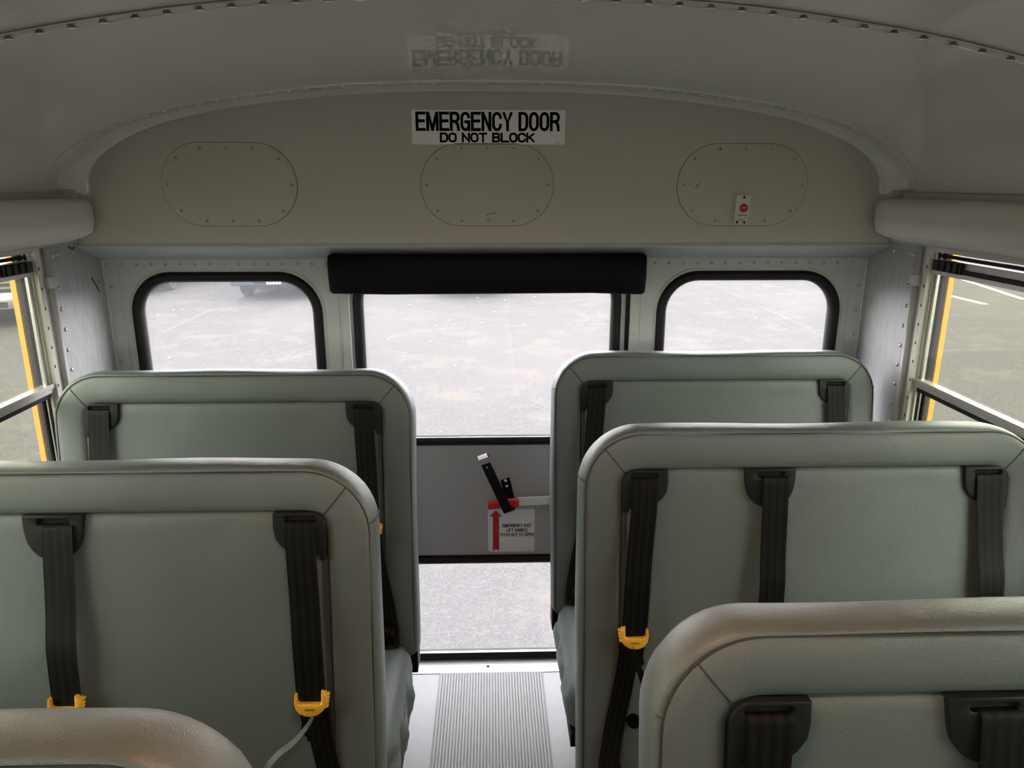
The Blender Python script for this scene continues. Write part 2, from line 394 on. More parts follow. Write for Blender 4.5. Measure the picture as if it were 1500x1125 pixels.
def lift(x, y):
    "the ceiling rises a little in the middle, ahead of the rear flange"
    a = max(0.0, min(1.0, (1.95-y)/.7)); a = a*a*(3-2*a)
    return .017*a*max(0.0, 1-(x/.80)**2)
def pn(x):
    e = .004; d = Vector((2*e, pz(x+e)-pz(x-e))).normalized(); return Vector((d.y, 0, -d.x))
def inner(k):     # profile shrunk inwards a little towards the header
    return [Vector((p.x*(1-.030*k*(1-max(0, (p.y-1.62)/.273))-.006*k), p.y-.010*k*(.3+.7*(p.y-1.615)/.278))) for p in PROF]

bm = bmesh.new()
loft(bm, [[(p.x, y, p.y+lift(p.x, y)) for p in PROF] for y in (YF, -3.5, -1.5, 0, .8, 1.2, 1.3, 1.4, 1.5, 1.6, 1.7, 1.8, 1.9, 2.0, 2.035)], closed=False)
# rear flange laid over the ceiling sheet
loft(bm, [[(p.x, y, p.y-dz) for p in PROF] for (y, dz) in ((2.035, .0), (2.035, .003), (2.09, .003))], closed=False)
n_r = 52
acc = 0; nxt = .03
for a, b_ in zip(PROF, PROF[1:]):
    seg = (b_-a).length
    while nxt <= acc+seg:
        p = a+(b_-a)*((nxt-acc)/seg)
        rivet(bm, (p.x, 2.055, p.y-.003), pn(p.x), .0055, .0022); nxt += .047
    acc += seg
ce = struct(bm_obj('ceiling', bm, MT['ceil'], autos=40))
bm = bmesh.new()
loft(bm, [[(p.x, y, p.y-dz) for p in PROF] for (y, dz) in ((2.301, -.03), (YF, -.03))], closed=False)
struct(bm_obj('trim_1', bm, MT['side'], autos=40))
# cove where the ceiling turns down into the header
bm = bmesh.new()
loops = []
for k, y in ((0, 2.088), (.15, 2.105), (.4, 2.122), (.75, 2.137), (1.0, 2.1445), (1.25, 2.149)):
    loops.append([(p.x, y, p.y) for p in inner(k)])
loft(bm, loops, closed=False)
struct(bm_obj('trim_2', bm, MT['ceil'], autos=50))

cap = [(-1.2, 1.42), (1.2, 1.42), (1.2, 1.60)] + [(p.x*1.026, p.y+.03) for p in PROF[::-1]] + [(-1.2, 1.60)]
struct(plate('trim_20', [cap], 2.301, 2.32, XZ, MT['side']))
# header bulkhead
arc = [(p.x, p.y) for p in inner(1.25)]
hd = [(-1.168, 1.462)] + [(p.x*1.004, p.y+.012) for p in PROF] + [(1.168, 1.462)]
wh = struct(plate('wall_rear_header', [hd], YH, YH+.012, XZ, MT['header']))
# slanted soffit below the header and the riveted flange on the wall
bm = bmesh.new()
prof = [(YH, 1.474), (YH-.002, 1.466), (YH+.002, 1.460), (YH+.012, 1.456), (YW-.028, 1.424), (YW-.010, 1.421), (YW-.004, 1.416), (YW-.003, 1.386), (YW, 1.386)]
loft(bm, [[(x, y, z) for (y, z) in prof] for x in (-1.168, 1.168)], closed=False)
for i in range(53):
    x = -1.152+i*.0436
    if abs(x) < .478 or x > 1.14: continue
    rivet(bm, (x, YW-.003, 1.402), (0, -1, 0), .0062, .003, 0)
    cyl(bm, (x+.001, YW-.0058, 1.4015), (x+.001, YW-.0064, 1.4015), .0015, n=6, mi=1)
struct(bm_obj('trim_3', bm, [MT['wall'], MT['slot']], autos=40))

# rear wall with openings
def cc(lp): return lp[::-1]
Lw = rrect(-1.083, -.528, .70, 1.366, (.06, .06, .115, .115)); Rw = rrect(.528, 1.083, .70, 1.366, (.06, .06, .115, .115))
Dopen = rrect(-.446, .436, .004, 1.43, .004, 2)
outer = [(-1.175, -.04), (1.175, -.04), (1.175, 1.47), (-1.175, 1.47)]
wr = struct(plate('wall_rear', [outer, cc(Lw), cc(Rw), cc(Dopen)], YW, YW+.03, XZ, MT['wall']))
bm = bmesh.new()
# vertical corner angles with rivets, and small rivets beside the door
for s in (-1, 1):
    box(bm, min(s*1.168, s*1.122), max(s*1.168, s*1.122), YW-.0025, YW+.001, .1, 1.386)
    tube(bm, [(s*1.163, YW-.006, .1), (s*1.163, YW-.006, 1.415)], .004)
    for k in range(14):
        z = 1.332-k*.0772
        rivet(bm, (s*1.148, YW-.0025, z), (0, -1, 0), .0062, .003)
        cyl(bm, (s*1.149, YW-.0052, z-.0005), (s*1.149, YW-.0060, z-.0005), .0015, n=6, mi=1)
    for z in (1.18, .98, .78):
        rivet(bm, ((-.459 if s < 0 else .452), YW-.001, z), (0, -1, 0), .004, .002)
    box(bm, (-.468 if s < 0 else .467), (-.467 if s < 0 else .468), YW-.0012, YW, .1, 1.385)
struct(bm_obj('trim_4', bm, [MT['wall'], MT['slot']], autos=40))

# rear side windows: rubber gasket + glass
def gasket(name, x0, x1, z0, z1, rad, wd, y, parent, m=None, depth=.016):
    bm = bmesh.new()
    prof = [(0, .010), (-.004, 0), (0, -depth*.6), (wd*.35, -depth), (wd*.75, -depth*.75), (wd, -.002), (wd, .02)]
    loops = []
    for (d, w) in prof:
        rr = tuple(max(r_-d, .004) for r_ in rad)
        loops.append([(p[0], y+w, p[1]) for p in rrect(x0+d, x1-d, z0+d, z1-d, rr, 10)])
    loft(bm, loops)
    return bm_obj(name, bm, m or MT['rubber'], parent, smooth=True)
for i, (x0, x1) in enumerate(((-1.094, -.520), (.520, 1.094))):
    w = bpy.data.objects.new('window_%d' % (i+1), None); C.objects.link(w); w.location = (0, 0, 0); struct(w)
    gasket('window_gasket', x0, x1, .69, 1.376, (.07, .07, .125, .125), .028, YW, w)
    plate('glass_pane', [rrect(x0+.018, x1-.018, .71, 1.358, (.05, .05, .11, .11))], YW+.008, YW+.012, XZ, MT['rearglass'], w)
    # raised pressed lip around the opening
    bm = bmesh.new()
    loops = []
    for (d, ww) in ((-.012, 0), (-.010, -.003), (-.004, -.004), (.001, -.001)):
        loops.append([(p[0], YW+ww, p[1]) for p in rrect(x0+d, x1-d, .69+d, 1.376-d, tuple(q-d for q in (.07, .07, .125, .125)), 10)])
    loft(bm, loops); bm_obj('window_lip', bm, MT['wall'], w, smooth=True)

# emergency door
door = bpy.data.objects.new('door_1', None); C.objects.link(door); struct(door)
YD = 2.285
dout = rrect(-.438, .424, .008, 1.43, (.02, .02, .05, .05), 4)
upw = rrect(-.415, .396, .826, 1.40, (.03, .03, .12, .12)); low = rrect(-.415, .396, .016, .392, (.012, .012, .03, .03))
plate('door_panel', [dout, cc(upw), cc(low)], YD, YD+.025, XZ, MT['door'], door)
gasket('upper_gasket', -.424, .406, .812, 1.41, (.03, .03, .13, .13), .027, YD, door)
gasket('lower_gasket', -.424, .406, .0, .406, (.012, .012, .03, .03), .028, YD, door)
plate('upper_glass', [upw], YD+.008, YD+.012, XZ, MT['rearglass'], door)
plate('lower_glass', [low], YD+.008, YD+.012, XZ, MT['rearglass'], door)
bm = bmesh.new(); box(bm, .4235, .4365, YD-.004, YD+.02, .01, 1.43)
bm_obj('weather_seal', bm, MT['rubber'], door)
bm = bmesh.new(); box(bm, -.46, -.4370, YW-.004, YW+.002, .01, 1.385, .0005); bm_obj('door_jamb', bm, MT['wall'], door)
bm = bmesh.new()     # thin bright bead under each pane
box(bm, -.40, .385, YD-.006, YD+.004, .836, .8385); box(bm, -.40, .385, YD-.006, YD+.004, .0275, .030)
bm_obj('glazing_bead', bm, MT['lever'], door)

# ------------ handle, guard, decal
def part_empty(name, loc, par):
    o = bpy.data.objects.new(name, None); C.objects.link(o); o.location = loc; o.parent = par; return o
h = part_empty('door_handle', (.09, YD, .61), door)
def rel(o, bm):
    for v in bm.verts: v.co -= o.location
bm = bmesh.new()
def DP(x, z, y): return (x*y/2.28, y, 1.64-(1.64-z)*y/2.28)
top = [DP(.405, .628, 2.275), DP(.30, .627, 2.262), DP(.225, .6205, 2.245), DP(.195, .6135, 2.225), DP(.17, .611, 2.215), DP(.085, .608, 2.213)]
def strap(bm, pts, hh, t):
    A = []
    for i, p in enumerate(pts):
        a = Vector(pts[max(i-1, 0)]); c = Vector(pts[min(i+1, len(pts)-1)]); d = (c-a).normalized(); nn = Vector((d.y, -d.x, 0)).normalized()
        P = Vector(p)
        A.append([P+nn*t+Vector((0, 0, hh)), P+nn*t-Vector((0, 0, hh)), P-nn*t-Vector((0, 0, hh)), P-nn*t+Vector((0, 0, hh))])
    loft(bm, A, cap0=True, cap1=True)
strap(bm, [tuple(p) for p in spline([Vector(q) for q in top], 4)], .0135, .0035); rel(h, bm)
bm_obj('lever', bm, MT['lever'], h, autos=30)
bm = bmesh.new(); box(bm, -.013, .088, 2.204, 2.222, .622, .650, .006)
for v in bm.verts: v.co.z += (v.co.x-.09)*.09
rel(h, bm); bm_obj('grip', bm, MT['red'], h, autos=40)
bm = bmesh.new(); cyl(bm, (.400, 2.286, .63), (.400, 2.268, .63), .022, n=20); rel(h, bm); bm_obj('pivot', bm, MT['blackm'], h, autos=40)

g = part_empty('handle_guard', (.03, YD, .67), door)
bm = bmesh.new()
path = [DP(-.021, .766, 2.262), DP(-.029, .774, 2.245), DP(-.031, .774, 2.228), DP(-.028, .764, 2.214), DP(-.020, .745, 2.205), DP(.048, .587, 2.180), DP(.054, .576, 2.184), DP(.060, .574, 2.200), DP(.064, .592, 2.24), DP(.056, .64, 2.279), DP(.044, .690, 2.282)]
pts = spline([Vector(q) for q in path], 5)
wv = Vector((math.cos(R(20)), 0, math.sin(R(20))))*.0155
A = []
for i, p in enumerate(pts):
    d = (pts[min(i+1, len(pts)-1)]-pts[max(i-1, 0)]).normalized(); nn = d.cross(wv).normalized()*.0022
    A.append([p+wv+nn, p-wv+nn, p-wv-nn, p+wv-nn])
loft(bm, A, cap0=True, cap1=True); rel(g, bm)
gb = bm_obj('bent_strap', bm, [MT['blackm'], MT['catch']], g, autos=40)
for p in gb.data.polygons:
    if p.center.z+g.location.z > .768: p.material_index = 1
for (sx, sz) in ((.0455, .684), (.0500, .664)):
    bm = bmesh.new(); rivet(bm, (sx, 2.280, sz), (0, -1, 0), .0055, .004); rel(g, bm); bm_obj('bolt', bm, MT['chrome'], g, smooth=True)
bm = bmesh.new(); rivet(bm, (-.015, 2.201, .763), (0, -1, .1), .003, .002); rel(g, bm); bm_obj('bolt', bm, MT['steel'], g, smooth=True)

dc = empty('exit_instruction_sticker', (.064, YD, .42), 'white square sticker with a red up arrow and exit instructions below the red grip', 'sticker')
bm = bmesh.new()
o = plate('sticker_sheet', [rrect(-.014, .144, .421, .579, .008, 5)], YD-.0012, YD-.0002, XZ, MT['decal'])
for v in o.data.vertices: v.co -= dc.location
o.parent = dc
arr = [(.002, .424), (.013, .432), (.024, .424), (.024, .552), (.035, .552), (.013, .576), (-.009, .552), (.002, .552)]
o = plate('red_arrow', [arr], YD-.0018, YD-.0012, XZ, MT['redink']); o.parent = dc
for v in o.data.vertices: v.co -= dc.location
for (tx, zz, ww) in (('EMERGENCY EXIT', .5185, .100), ('LIFT HANDLE', .5015, .073), ('PUSH OUT TO OPEN', .4845, .113)):
    o = sign_text(tx, .0845-dc.location.x, zz-dc.location.z, ww, .0130, .0021, -.0015, MT['redink'], dc, gap=.50, space=.7)
o = text_obj('lettering', 'no.0000', .002, .126-dc.location.x, .427-dc.location.z, -.0015, MT['blackink'], dc, width=.017)

# ------------ shade pad above the door
bm = bmesh.new()
xs = [-.472, -.470, -.462, -.44, -.3, 0, .3, .43, .45, .457, .459]
loops = []
for x in xs:
    e = 1-min(1, min(abs(x+.472), abs(x-.459))/.012)
    s = min(1, min(abs(x+.472), abs(x-.459))/.05)
    yb = 2.262; yf = 2.165+.010*e
    zt = 1.437+.003*(1-s)-.004*e; zb = 1.322+.003*math.sin(x*9)-.002*(1-s)+.004*e
    fl = .006*(1-s)
    loops.append([(x, yb, zb), (x, yf+.012, zb), (x, yf+.002, zb+.004), (x, yf-.002, zb+.014), (x, yf-.004-fl, (zb+zt)/2), (x, yf-.001-fl, zt-.012), (x, yf+.003, zt-.003), (x, yf+.012, zt), (x, yb, zt)])
loft(bm, loops, cap0=True, cap1=True)
o = bm_obj('door_head_pad', bm, MT['shade'], autos=50)
tag(o, 'long black vinyl pad above the emergency door window', 'pad')

# ------------ emergency door sign
sg = empty('emergency_door_sign', (-.002, YH, 1.742), 'white sign reading EMERGENCY DOOR DO NOT BLOCK in black, centred high on the rear header', 'sign')
bm = bmesh.new(); box(bm, -.2115, .2115, -.0022, -.0002, 0, .090, .0004); bm_obj('sign_plate', bm, MT['sign'], sg)
sign_text('EMERGENCY DOOR', -.002, .0600, .397, .0505, .0079, -.0026, MT['blackink'], sg, gap=.48, space=.75)
sign_text('DO NOT BLOCK', -.004, .0180, .262, .0265, .0058, -.0026, MT['blackink'], sg, gap=.36, space=.75)
bm = bmesh.new(); box(bm, .187, .194, -.0028, -.0022, .003, .0045); bm_obj('lettering', bm, MT['blackink'], sg)

# ------------ oval access covers
for i, (cx, nm) in enumerate(((-.724, 'beige oval cover plate with screws, the left one on the rear header'), (-.007, 'beige oval cover plate with screws, directly under the EMERGENCY DOOR sign'), (.717, 'beige oval cover plate with screws, the right one, behind the small alarm box'))):
    ov = empty('access_cover', (cx, YH, 1.6335), nm, 'cover plate', 'oval cover plates on the rear header')
    outl = rrect(-.186, .186, -.112, .112, .1115, 14)
    plate('plate', [outl], -.0022, 0, XZ, MT['header'], ov, bev=.0008)
    bm = bmesh.new(); tube(bm, [(p[0]*1.003, -.0003, p[1]*1.003) for p in outl], .0007, closed=True); bm_obj('edge_gap', bm, MT['seam'], ov)
    marks = {0: [], 1: [((-.004, -.085), (.006, -.079)), ((.006, -.079), (.024, -.076))], 2: [((-.150, .004), (-.146, .001)), ((-.134, -.008), (-.128, -.002)), ((-.132, -.001), (-.122, .003)), ((-.121, .004), (-.117, .006))]}[i]
    if marks:
        bm = bmesh.new()
        for a_, b_ in marks: tube(bm, [(a_[0], -.0024, a_[1]), (b_[0], -.0024, b_[1])], .0009)
        bm_obj('scuff', bm, MT['seam'], ov)
    for (sx, sz) in ((-.072, .098), (0, .098), (.072, .098), (-.072, -.099), (0, -.099), (.072, -.099), (-.171, .001), (.171, 0), (-.141, .071), (.141, .070), (-.141, -.070), (.143, -.072)):
        bm = bmesh.new(); rivet(bm, (sx, -.0022, sz), (0, -1, 0), .0056, .0028, 0)
        cyl(bm, (sx+.0008, -.0048, sz), (sx+.0008, -.0054, sz), .0018, n=6, mi=1)
        bm_obj('screw', bm, [MT['header'], MT['slot']], ov, autos=40)

# ------------ small alarm box on the right cover
al = empty('alarm_box', (.717, YH-.0022, 1.525), 'small cream plastic box with a red octagon, on the right oval cover', 'alarm')
plate('case', [rrect(-.0215, .0215, 0, .082, .006, 4)], -.016, 0, XZ, MT['box'], al, bev=.003)
al.rotation_euler = (0, R(2), 0)
bm = bmesh.new()
bmo = [(.0125*math.cos(PI/8+k*PI/4)+.002, .0125*math.sin(PI/8+k*PI/4)+.046) for k in range(8)]
plate('red_octagon', [bmo], -.0170, -.0158, XZ, MT['redink'], al); bm.free()
text_obj('lettering', 'STOP', .0040, .002, .046, -.0173, MT['white'], al, width=.011, offset=.02)
text_obj('lettering', 'child check', .0034, .001, .0265, -.0166, MT['blackink'], al, width=.027, offset=.02)
for (sx, sz) in ((0, .0755), (-.013, .006), (.008, .006)):
    bm = bmesh.new(); cyl(bm, (sx, -.0175, sz), (sx, -.0155, sz), .0035, n=10); bm_obj('screw', bm, MT['blackp'], al)
bm = bmesh.new(); tube(bm, [(-.013+.021*t, -.0165, .008+.006*math.sin(PI*t)) for t in [k/8 for k in range(9)]], .0008); bm_obj('lens_rim', bm, MT['seam'], al)

# ------------ side walls, pillars, windows
PITCH = .71
yks = [1.975-PITCH*k for k in range(11)]       # pillar centres
ZS0, ZS1 = .84, 1.476
for s, nm in ((-1, 'left'), (1, 'right')):
    holes = []
    for k in range(10):
        a, b_ = yks[k+1]+.022, yks[k]-.012
        holes.append(cc([(a, ZS0), (b_, ZS0), (b_, ZS1), (a, ZS1)]))
    outer = [(YF, -.04), (2.30, -.04), (2.30, 1.63), (YF, 1.63)]
    d0, d1 = (HW, HW+.05) if s > 0 else (-HW-.05, -HW)
    struct(plate('wall_'+nm, [outer]+holes, d0, d1, YZ, MT['side']))
    # galvanised quarter panel
    x0, x1 = sorted((s*1.1655, s*1.1698))
    q = [(1.998, .1), (2.262, .1), (2.262, 1.415), (2.155, 1.472), (1.998, 1.478)]
    bm = bmesh.new()
    A = [bm.verts.new((s*1.1655, a, b2)) for a, b2 in q]; B = [bm.verts.new((s*1.1698, a, b2)) for a, b2 in q]
    bm.faces.new(A); bm.faces.new(B[::-1])
    for i in range(5): bm.faces.new((A[i], A[(i+1) % 5], B[(i+1) % 5], B[i]))
    for k in range(16): rivet(bm, (s*1.1655, 2.020+(.003 if k % 2 else 0), 1.450-.0565*k-(0.03 if k > 0 else 0)), (-s, 0, 0), .0062, .0042, 1)
    for (yy, zz) in ((2.040, 1.452), (2.122, 1.452), (2.235, 1.06)): rivet(bm, (s*1.1655, yy, zz), (-s, 0, 0), .0062, .0042, 1)
    if s < 0:
        for (a, b2, c, d, r_) in ((2.195, 1.372, 2.222, 1.335, .005), (2.205, 1.36, 2.228, 1.325, .004), (2.225, 1.362, 2.238, 1.352, .003), (2.10, 1.468, 2.13, 1.465, .004)):
            tube(bm, [(s*1.1662, a, b2), (s*1.1662, (a+c)/2+.004, (b2+d)/2-.006), (s*1.1662, c, d)], r_*.62, mi=2)
    else:
        for (a, b2, c, d, r_) in ((2.17, 1.05, 2.175, 1.03, .004), (2.19, .99, 2.195, .97, .003), (2.20, 1.0, 2.205, .96, .002)):
            tube(bm, [(s*1.1660, a, b2), (s*1.1660, c, d)], r_*.5, mi=2)
    a_, b_ = sorted((s*1.1662, s*1.1700)); box(bm, a_, b_, 1.9985, 2.0022, .1, 1.478, 0, 2)
    struct(bm_obj('trim_%d' % (5 if s < 0 else 6), bm, [MT['galv'], MT['steel'], MT['seam']], autos=40))
    # round conduit post at the panel edge, with its clamp
    t = empty('conduit', (s*1.165, 1.988, .45), 'thin grey upright tube on the %s wall beside the brushed metal corner panel' % nm, 'tube')
    bm = bmesh.new(); cyl(bm, (0, 0, 0), (0, 0, 1.028), .0085, n=16); bm_obj('tube', bm, MT['side'], t, smooth=True)
    bm = bmesh.new(); box(bm, -.011, .011, -.018, .012, .920, .950, .002); box(bm, -.002+s*.001, .002+s*.001, .01, .036, .922, .948, .0008)
    rivet(bm, (s*.001-s*.002, .024, .935), (-s, 0, 0), .006, .004); bm_obj('clamp', bm, MT['side'], t, autos=40)
    # outside yellow body panels
    x0, x1 = sorted((s*1.221, s*1.235))
    bm = bmesh.new(); box(bm, x0, x1, YF, 2.32, -.35, ZS0-.02, 0); box(bm, x0, x1, YF, 2.32, 1.487, 1.63)
    for yk in yks: box(bm, x0, x1, yk-.042, yk-.007+(.3 if yk == yks[0] else 0), ZS0-.02, 1.487)
    struct(bm_obj('trim_%d' % (7 if s < 0 else 8), bm, MT['yellow']))
    # window units
    root0 = None
    for k in range(10):
        a, b_ = yks[k+1]+.022, yks[k]-.012
        w = bpy.data.objects.new('window_%d' % (3+k+(10 if s > 0 else 0)), None); C.objects.link(w); struct(w)
        w.location = (s*HW, a, ZS0)
        if k == 0:
            L_ = b_-a; H_ = ZS1-ZS0
            X = lambda d: s*d
            def bx(bm, d0, d1, y0, y1, z0, z1, bev=.0008, mi=0):
                p, q_ = sorted((X(d0), X(d1))); box(bm, p, q_, y0, y1, z0, z1, bev, mi)
            bm = bmesh.new()
            bx(bm, -.004, .05, L_-.020, L_, 0, H_); bx(bm, -.004, .05, 0, .02, 0, H_)
            bx(bm, -.004, .05, .02, L_-.02, H_-.010, H_); bx(bm, -.004, .05, .02, L_-.02, 0, .02)
            parts = [bm_obj('window_frame', bm, MT['beige'], w)]
            bm = bmesh.new()       # notched tracks
            for yy0, yy1 in ((L_-.028, L_-.020), (.020, .028)):
                bx(bm, .008, .014, yy0, yy1, .02, H_-.012); bx(bm, .020, .024, yy0-.004, yy1, .02, H_-.012)
            parts.append(bm_obj('sash_track', bm, MT['beige'], w))
            bm = bmesh.new()
            for j in range(11):
                z = .06+j*.052
                bx(bm, -.0045, -.0035, L_-.0155, L_-.0105, z, z+.008, 0)
            bx(bm, .014, .020, L_-.030, L_-.020, .02, H_-.012, 0); bx(bm, .028, .036, L_-.042, L_-.02, .02, H_-.012, 0); bx(bm, .028, .036, .02, .04, .02, H_-.012, 0)
            parts.append(bm_obj('track_seal', bm, MT['rubber'], w))
            bm = bmesh.new()       # upper sash
            zt = .567; zb = .256
            bx(bm, .006, .020, .028, L_-.028, zt, zt+.012, .001); bx(bm, .010, .022, .028, L_-.028, zt+.022, zt+.040, .001)
            bx(bm, .012, .020, .028, L_-.028, zt+.012, zt+.022, 0)
            bx(bm, .004, .022, .028, L_-.020, zb, zb+.010, .001); bx(bm, .000, .022, .028, L_-.020, zb+.012, zb+.024, .001)
            bx(bm, .010, .020, .028, .040, zb, zt); bx(bm, .012, .020, L_-.040, L_-.030, zb, zt)
            ms = bm_obj('sash', bm, MT['alu'], w); parts.append(ms)
            bm = bmesh.new(); bx(bm, .003, .012, .03, L_-.03, zt+.0125, zt+.0215, 0); bx(bm, .010, .024, .028, L_-.028, zb-.014, zb-.001, 0)
            bx(bm, .020, .030, .028, L_-.028, zt+.043, zt+.052, 0)
            parts.append(bm_obj('sash_seal', bm, MT['rubber'], w))
            bm = bmesh.new(); bx(bm, .000, .014, L_-.150, L_-.030, zt+.011, zt+.038, .001)
            for j in range(4): bx(bm, -.004, .002, L_-.060-j*.026, L_-.046-j*.026, zt+.012, zt+.037, .001)
            parts.append(bm_obj('latch', bm, MT['blackp'], w))
            bm = bmesh.new(); bx(bm, .0145, .0185, .03, L_-.03, zb+.01, zt+.005, 0); parts.append(bm_obj('glass_pane', bm, MT['sideglass'], w))
            bm = bmesh.new(); bx(bm, .026, .030, .03, L_-.03, .02, zb+.02, 0); parts.append(bm_obj('glass_pane', bm, MT['sideglass'], w))
            root0 = w
        else:
            for p in parts:
                if k > 4 and p.name.startswith(('glass_pane',)): continue
                c = p.copy(); c.parent = w; C.objects.link(c)
# header strips over the roll pads + window pads
for s, nm in ((-1, 'left'), (1, 'right')):
    bm = bmesh.new()
    x0, x1 = sorted((s*1.150, s*1.1695)); box(bm, x0, x1, YF, 2.149, 1.596, 1.614, .002); a_, b_ = sorted((s*1.140, s*1.1695)); box(bm, a_, b_, 2.088, 2.1495, 1.588, 1.621, .001)
    for yy in (2.118, 1.44, .75, 0): rivet(bm, (s*1.150, yy, 1.605), (-s, 0, -.1), .0065, .003, 1)
    x0, x1 = sorted((s*1.158, s*1.1695)); box(bm, x0, x1, YF, 2.143, 1.476, 1.505, .002)
    for yy in (2.11, 2.07): rivet(bm, (s*1.158, yy, 1.487), (-s, 0, 0), .005, .002, 1)
    struct(bm_obj('trim_%d' % (9 if s < 0 else 10), bm, [MT['side'], MT['steel']], autos=40))
    base = [(1.168, 1.480), (1.150, 1.484), (1.128, 1.491), (1.108, 1.500), (1.100, 1.505), (1.096, 1.510), (1.0905, 1.532), (1.0895, 1.536), (1.089, 1.541), (1.0895, 1.574), (1.092, 1.584), (1.098, 1.591), (1.108, 1.5955), (1.135, 1.598), (1.168, 1.600)]
    cx, cz = 1.155, 1.545
    loops = []
    for (y, k) in ((YF, 1), (-3, 1), (-1, 1), (.5, 1), (1.5, 1), (2.085, 1), (2.105, .985), (2.118, .94), (2.126, .86), (2.131, .74), (2.133, .5)):
        loops.append([(s*(cx+(x-cx)*k if x < cx else x), y, cz+(z-cz)*(k*.5+.5)) for x, z in base])
    bm = bmesh.new(); loft(bm, loops, cap0=True, cap1=True)
    o = bm_obj('window_header_pad', bm, MT['pad'], autos=60)
    tag(o, 'long grey padded roll running above the %s side windows' % nm, 'pad')

# roof bows
for i, yb in enumerate((1.205, -.33, -1.8, -3.3)):
    bm = bmesh.new()
    sec = [(-.020, .0), (-.020, -.0022), (-.017, -.0045), (-.014, -.0022), (-.012, -.0020), (.012, -.0020), (.0135, -.0045), (.017, -.0045), (.0185, 0)]
    loft(bm, [[Vector((p.x, yb, p.y+lift(p.x, yb)))+pn(p.x)*(-w)+Vector((0, y, 0)) for (y, w) in sec] for p in PROF], closed=False)
    for yo in (-.0185, .0155): tube(bm, [Vector((p.x, yb+yo, p.y+lift(p.x, yb)))+pn(p.x)*.0016 for p in PROF[1:-1]], .0019, mi=1)
    acc = 0; nxt = .02
    for a, b_ in zip(PROF, PROF[1:]):
        seg = (b_-a).length
        while nxt <= acc+seg:
            p = a+(b_-a)*((nxt-acc)/seg); nn = pn(p.x)
            P = Vector((p.x, yb, p.y+lift(p.x, yb)))+nn*.0018
            cyl(bm, P, P+nn*.0055, .004, .0075, n=12, mi=1); rivet(bm, P+nn*.0055, nn, .0078, .0015); nxt += .0475
        acc += seg
    struct(bm_obj('trim_%d' % (11+i), bm, [MT['ceil'], MT['gap']], autos=40))

# floor
bm = bmesh.new(); box(bm, -1.175, 1.175, YF, 2.205, -.04, 0)
struct(bm_obj('floor', bm, MT['floor']))
bm = bmesh.new(); box(bm, -1.17, 1.17, 2.203, 2.272, -.04, .0022, .0008)
box(bm, -.44, .43, 2.268, 2.33, -.04, -.001)
for x in (-.275, -.018, .235): rivet(bm, (x, 2.236, .0022), (0, 0, 1), .006, .002, 1)
struct(bm_obj('trim_15', bm, [MT['strip'], MT['slot']]))
bm = bmesh.new()
x0, x1 = -.182, .168; nr = 37; pw = (x1-x0)/nr
pr = [(x0-.004, 0.0), (x0-.002, .0015)]
for k in range(nr):
    xx = x0+k*pw
    pr += [(xx+.0008, .0016), (xx+.002, .0048), (xx+pw-.002, .0048), (xx+pw-.0008, .0016)]
pr += [(x1+.002, .0015), (x1+.004, 0)]
loft(bm, [[(x, y, z) for x, z in pr] for y in (YF+.05, 2.203)], closed=False, mi=0)
o = bm_obj('aisle_runner', bm, MT['mat']); tag(o, 'ribbed grey rubber runner down the middle of the aisle floor', 'floor runner')

# front of the bus behind the camera: windshield wall
fo = [(-1.175, -.04), (1.175, -.04), (1.17, 1.615)] + [(p.x, p.y) for p in PROF[::-1]] + [(-1.17, 1.615)]
struct(plate('wall_front', [fo, cc(rrect(-.75, .75, 1.0, 1.5, .08))], YF-.03, YF, XZ, MT['side']))

# fixtures for the dome lamp and the added fill lamps
for (dloc, dcol, den), wh_ in zip(DOME_AND_FILLS, ('warm round ceiling dome lamp nearest the rear of the bus', 'added white round fill lamp, out of view in the middle of the bus', 'added white round fill lamp, out of view farthest towards the front')):
    dl = empty('dome_or_fill_lamp', dloc, wh_, 'ceiling lamp')
    bm = bmesh.new(); cyl(bm, (0, 0, .036), (0, 0, .004), .105, .10, n=32); bm_obj('housing', bm, MT['side'], dl, autos=40)
    bm = bmesh.new(); cyl(bm, (0, 0, .004), (0, 0, -.012), .092, .07, n=32); bm_obj('lens', bm, MT['frost'], dl, autos=40)

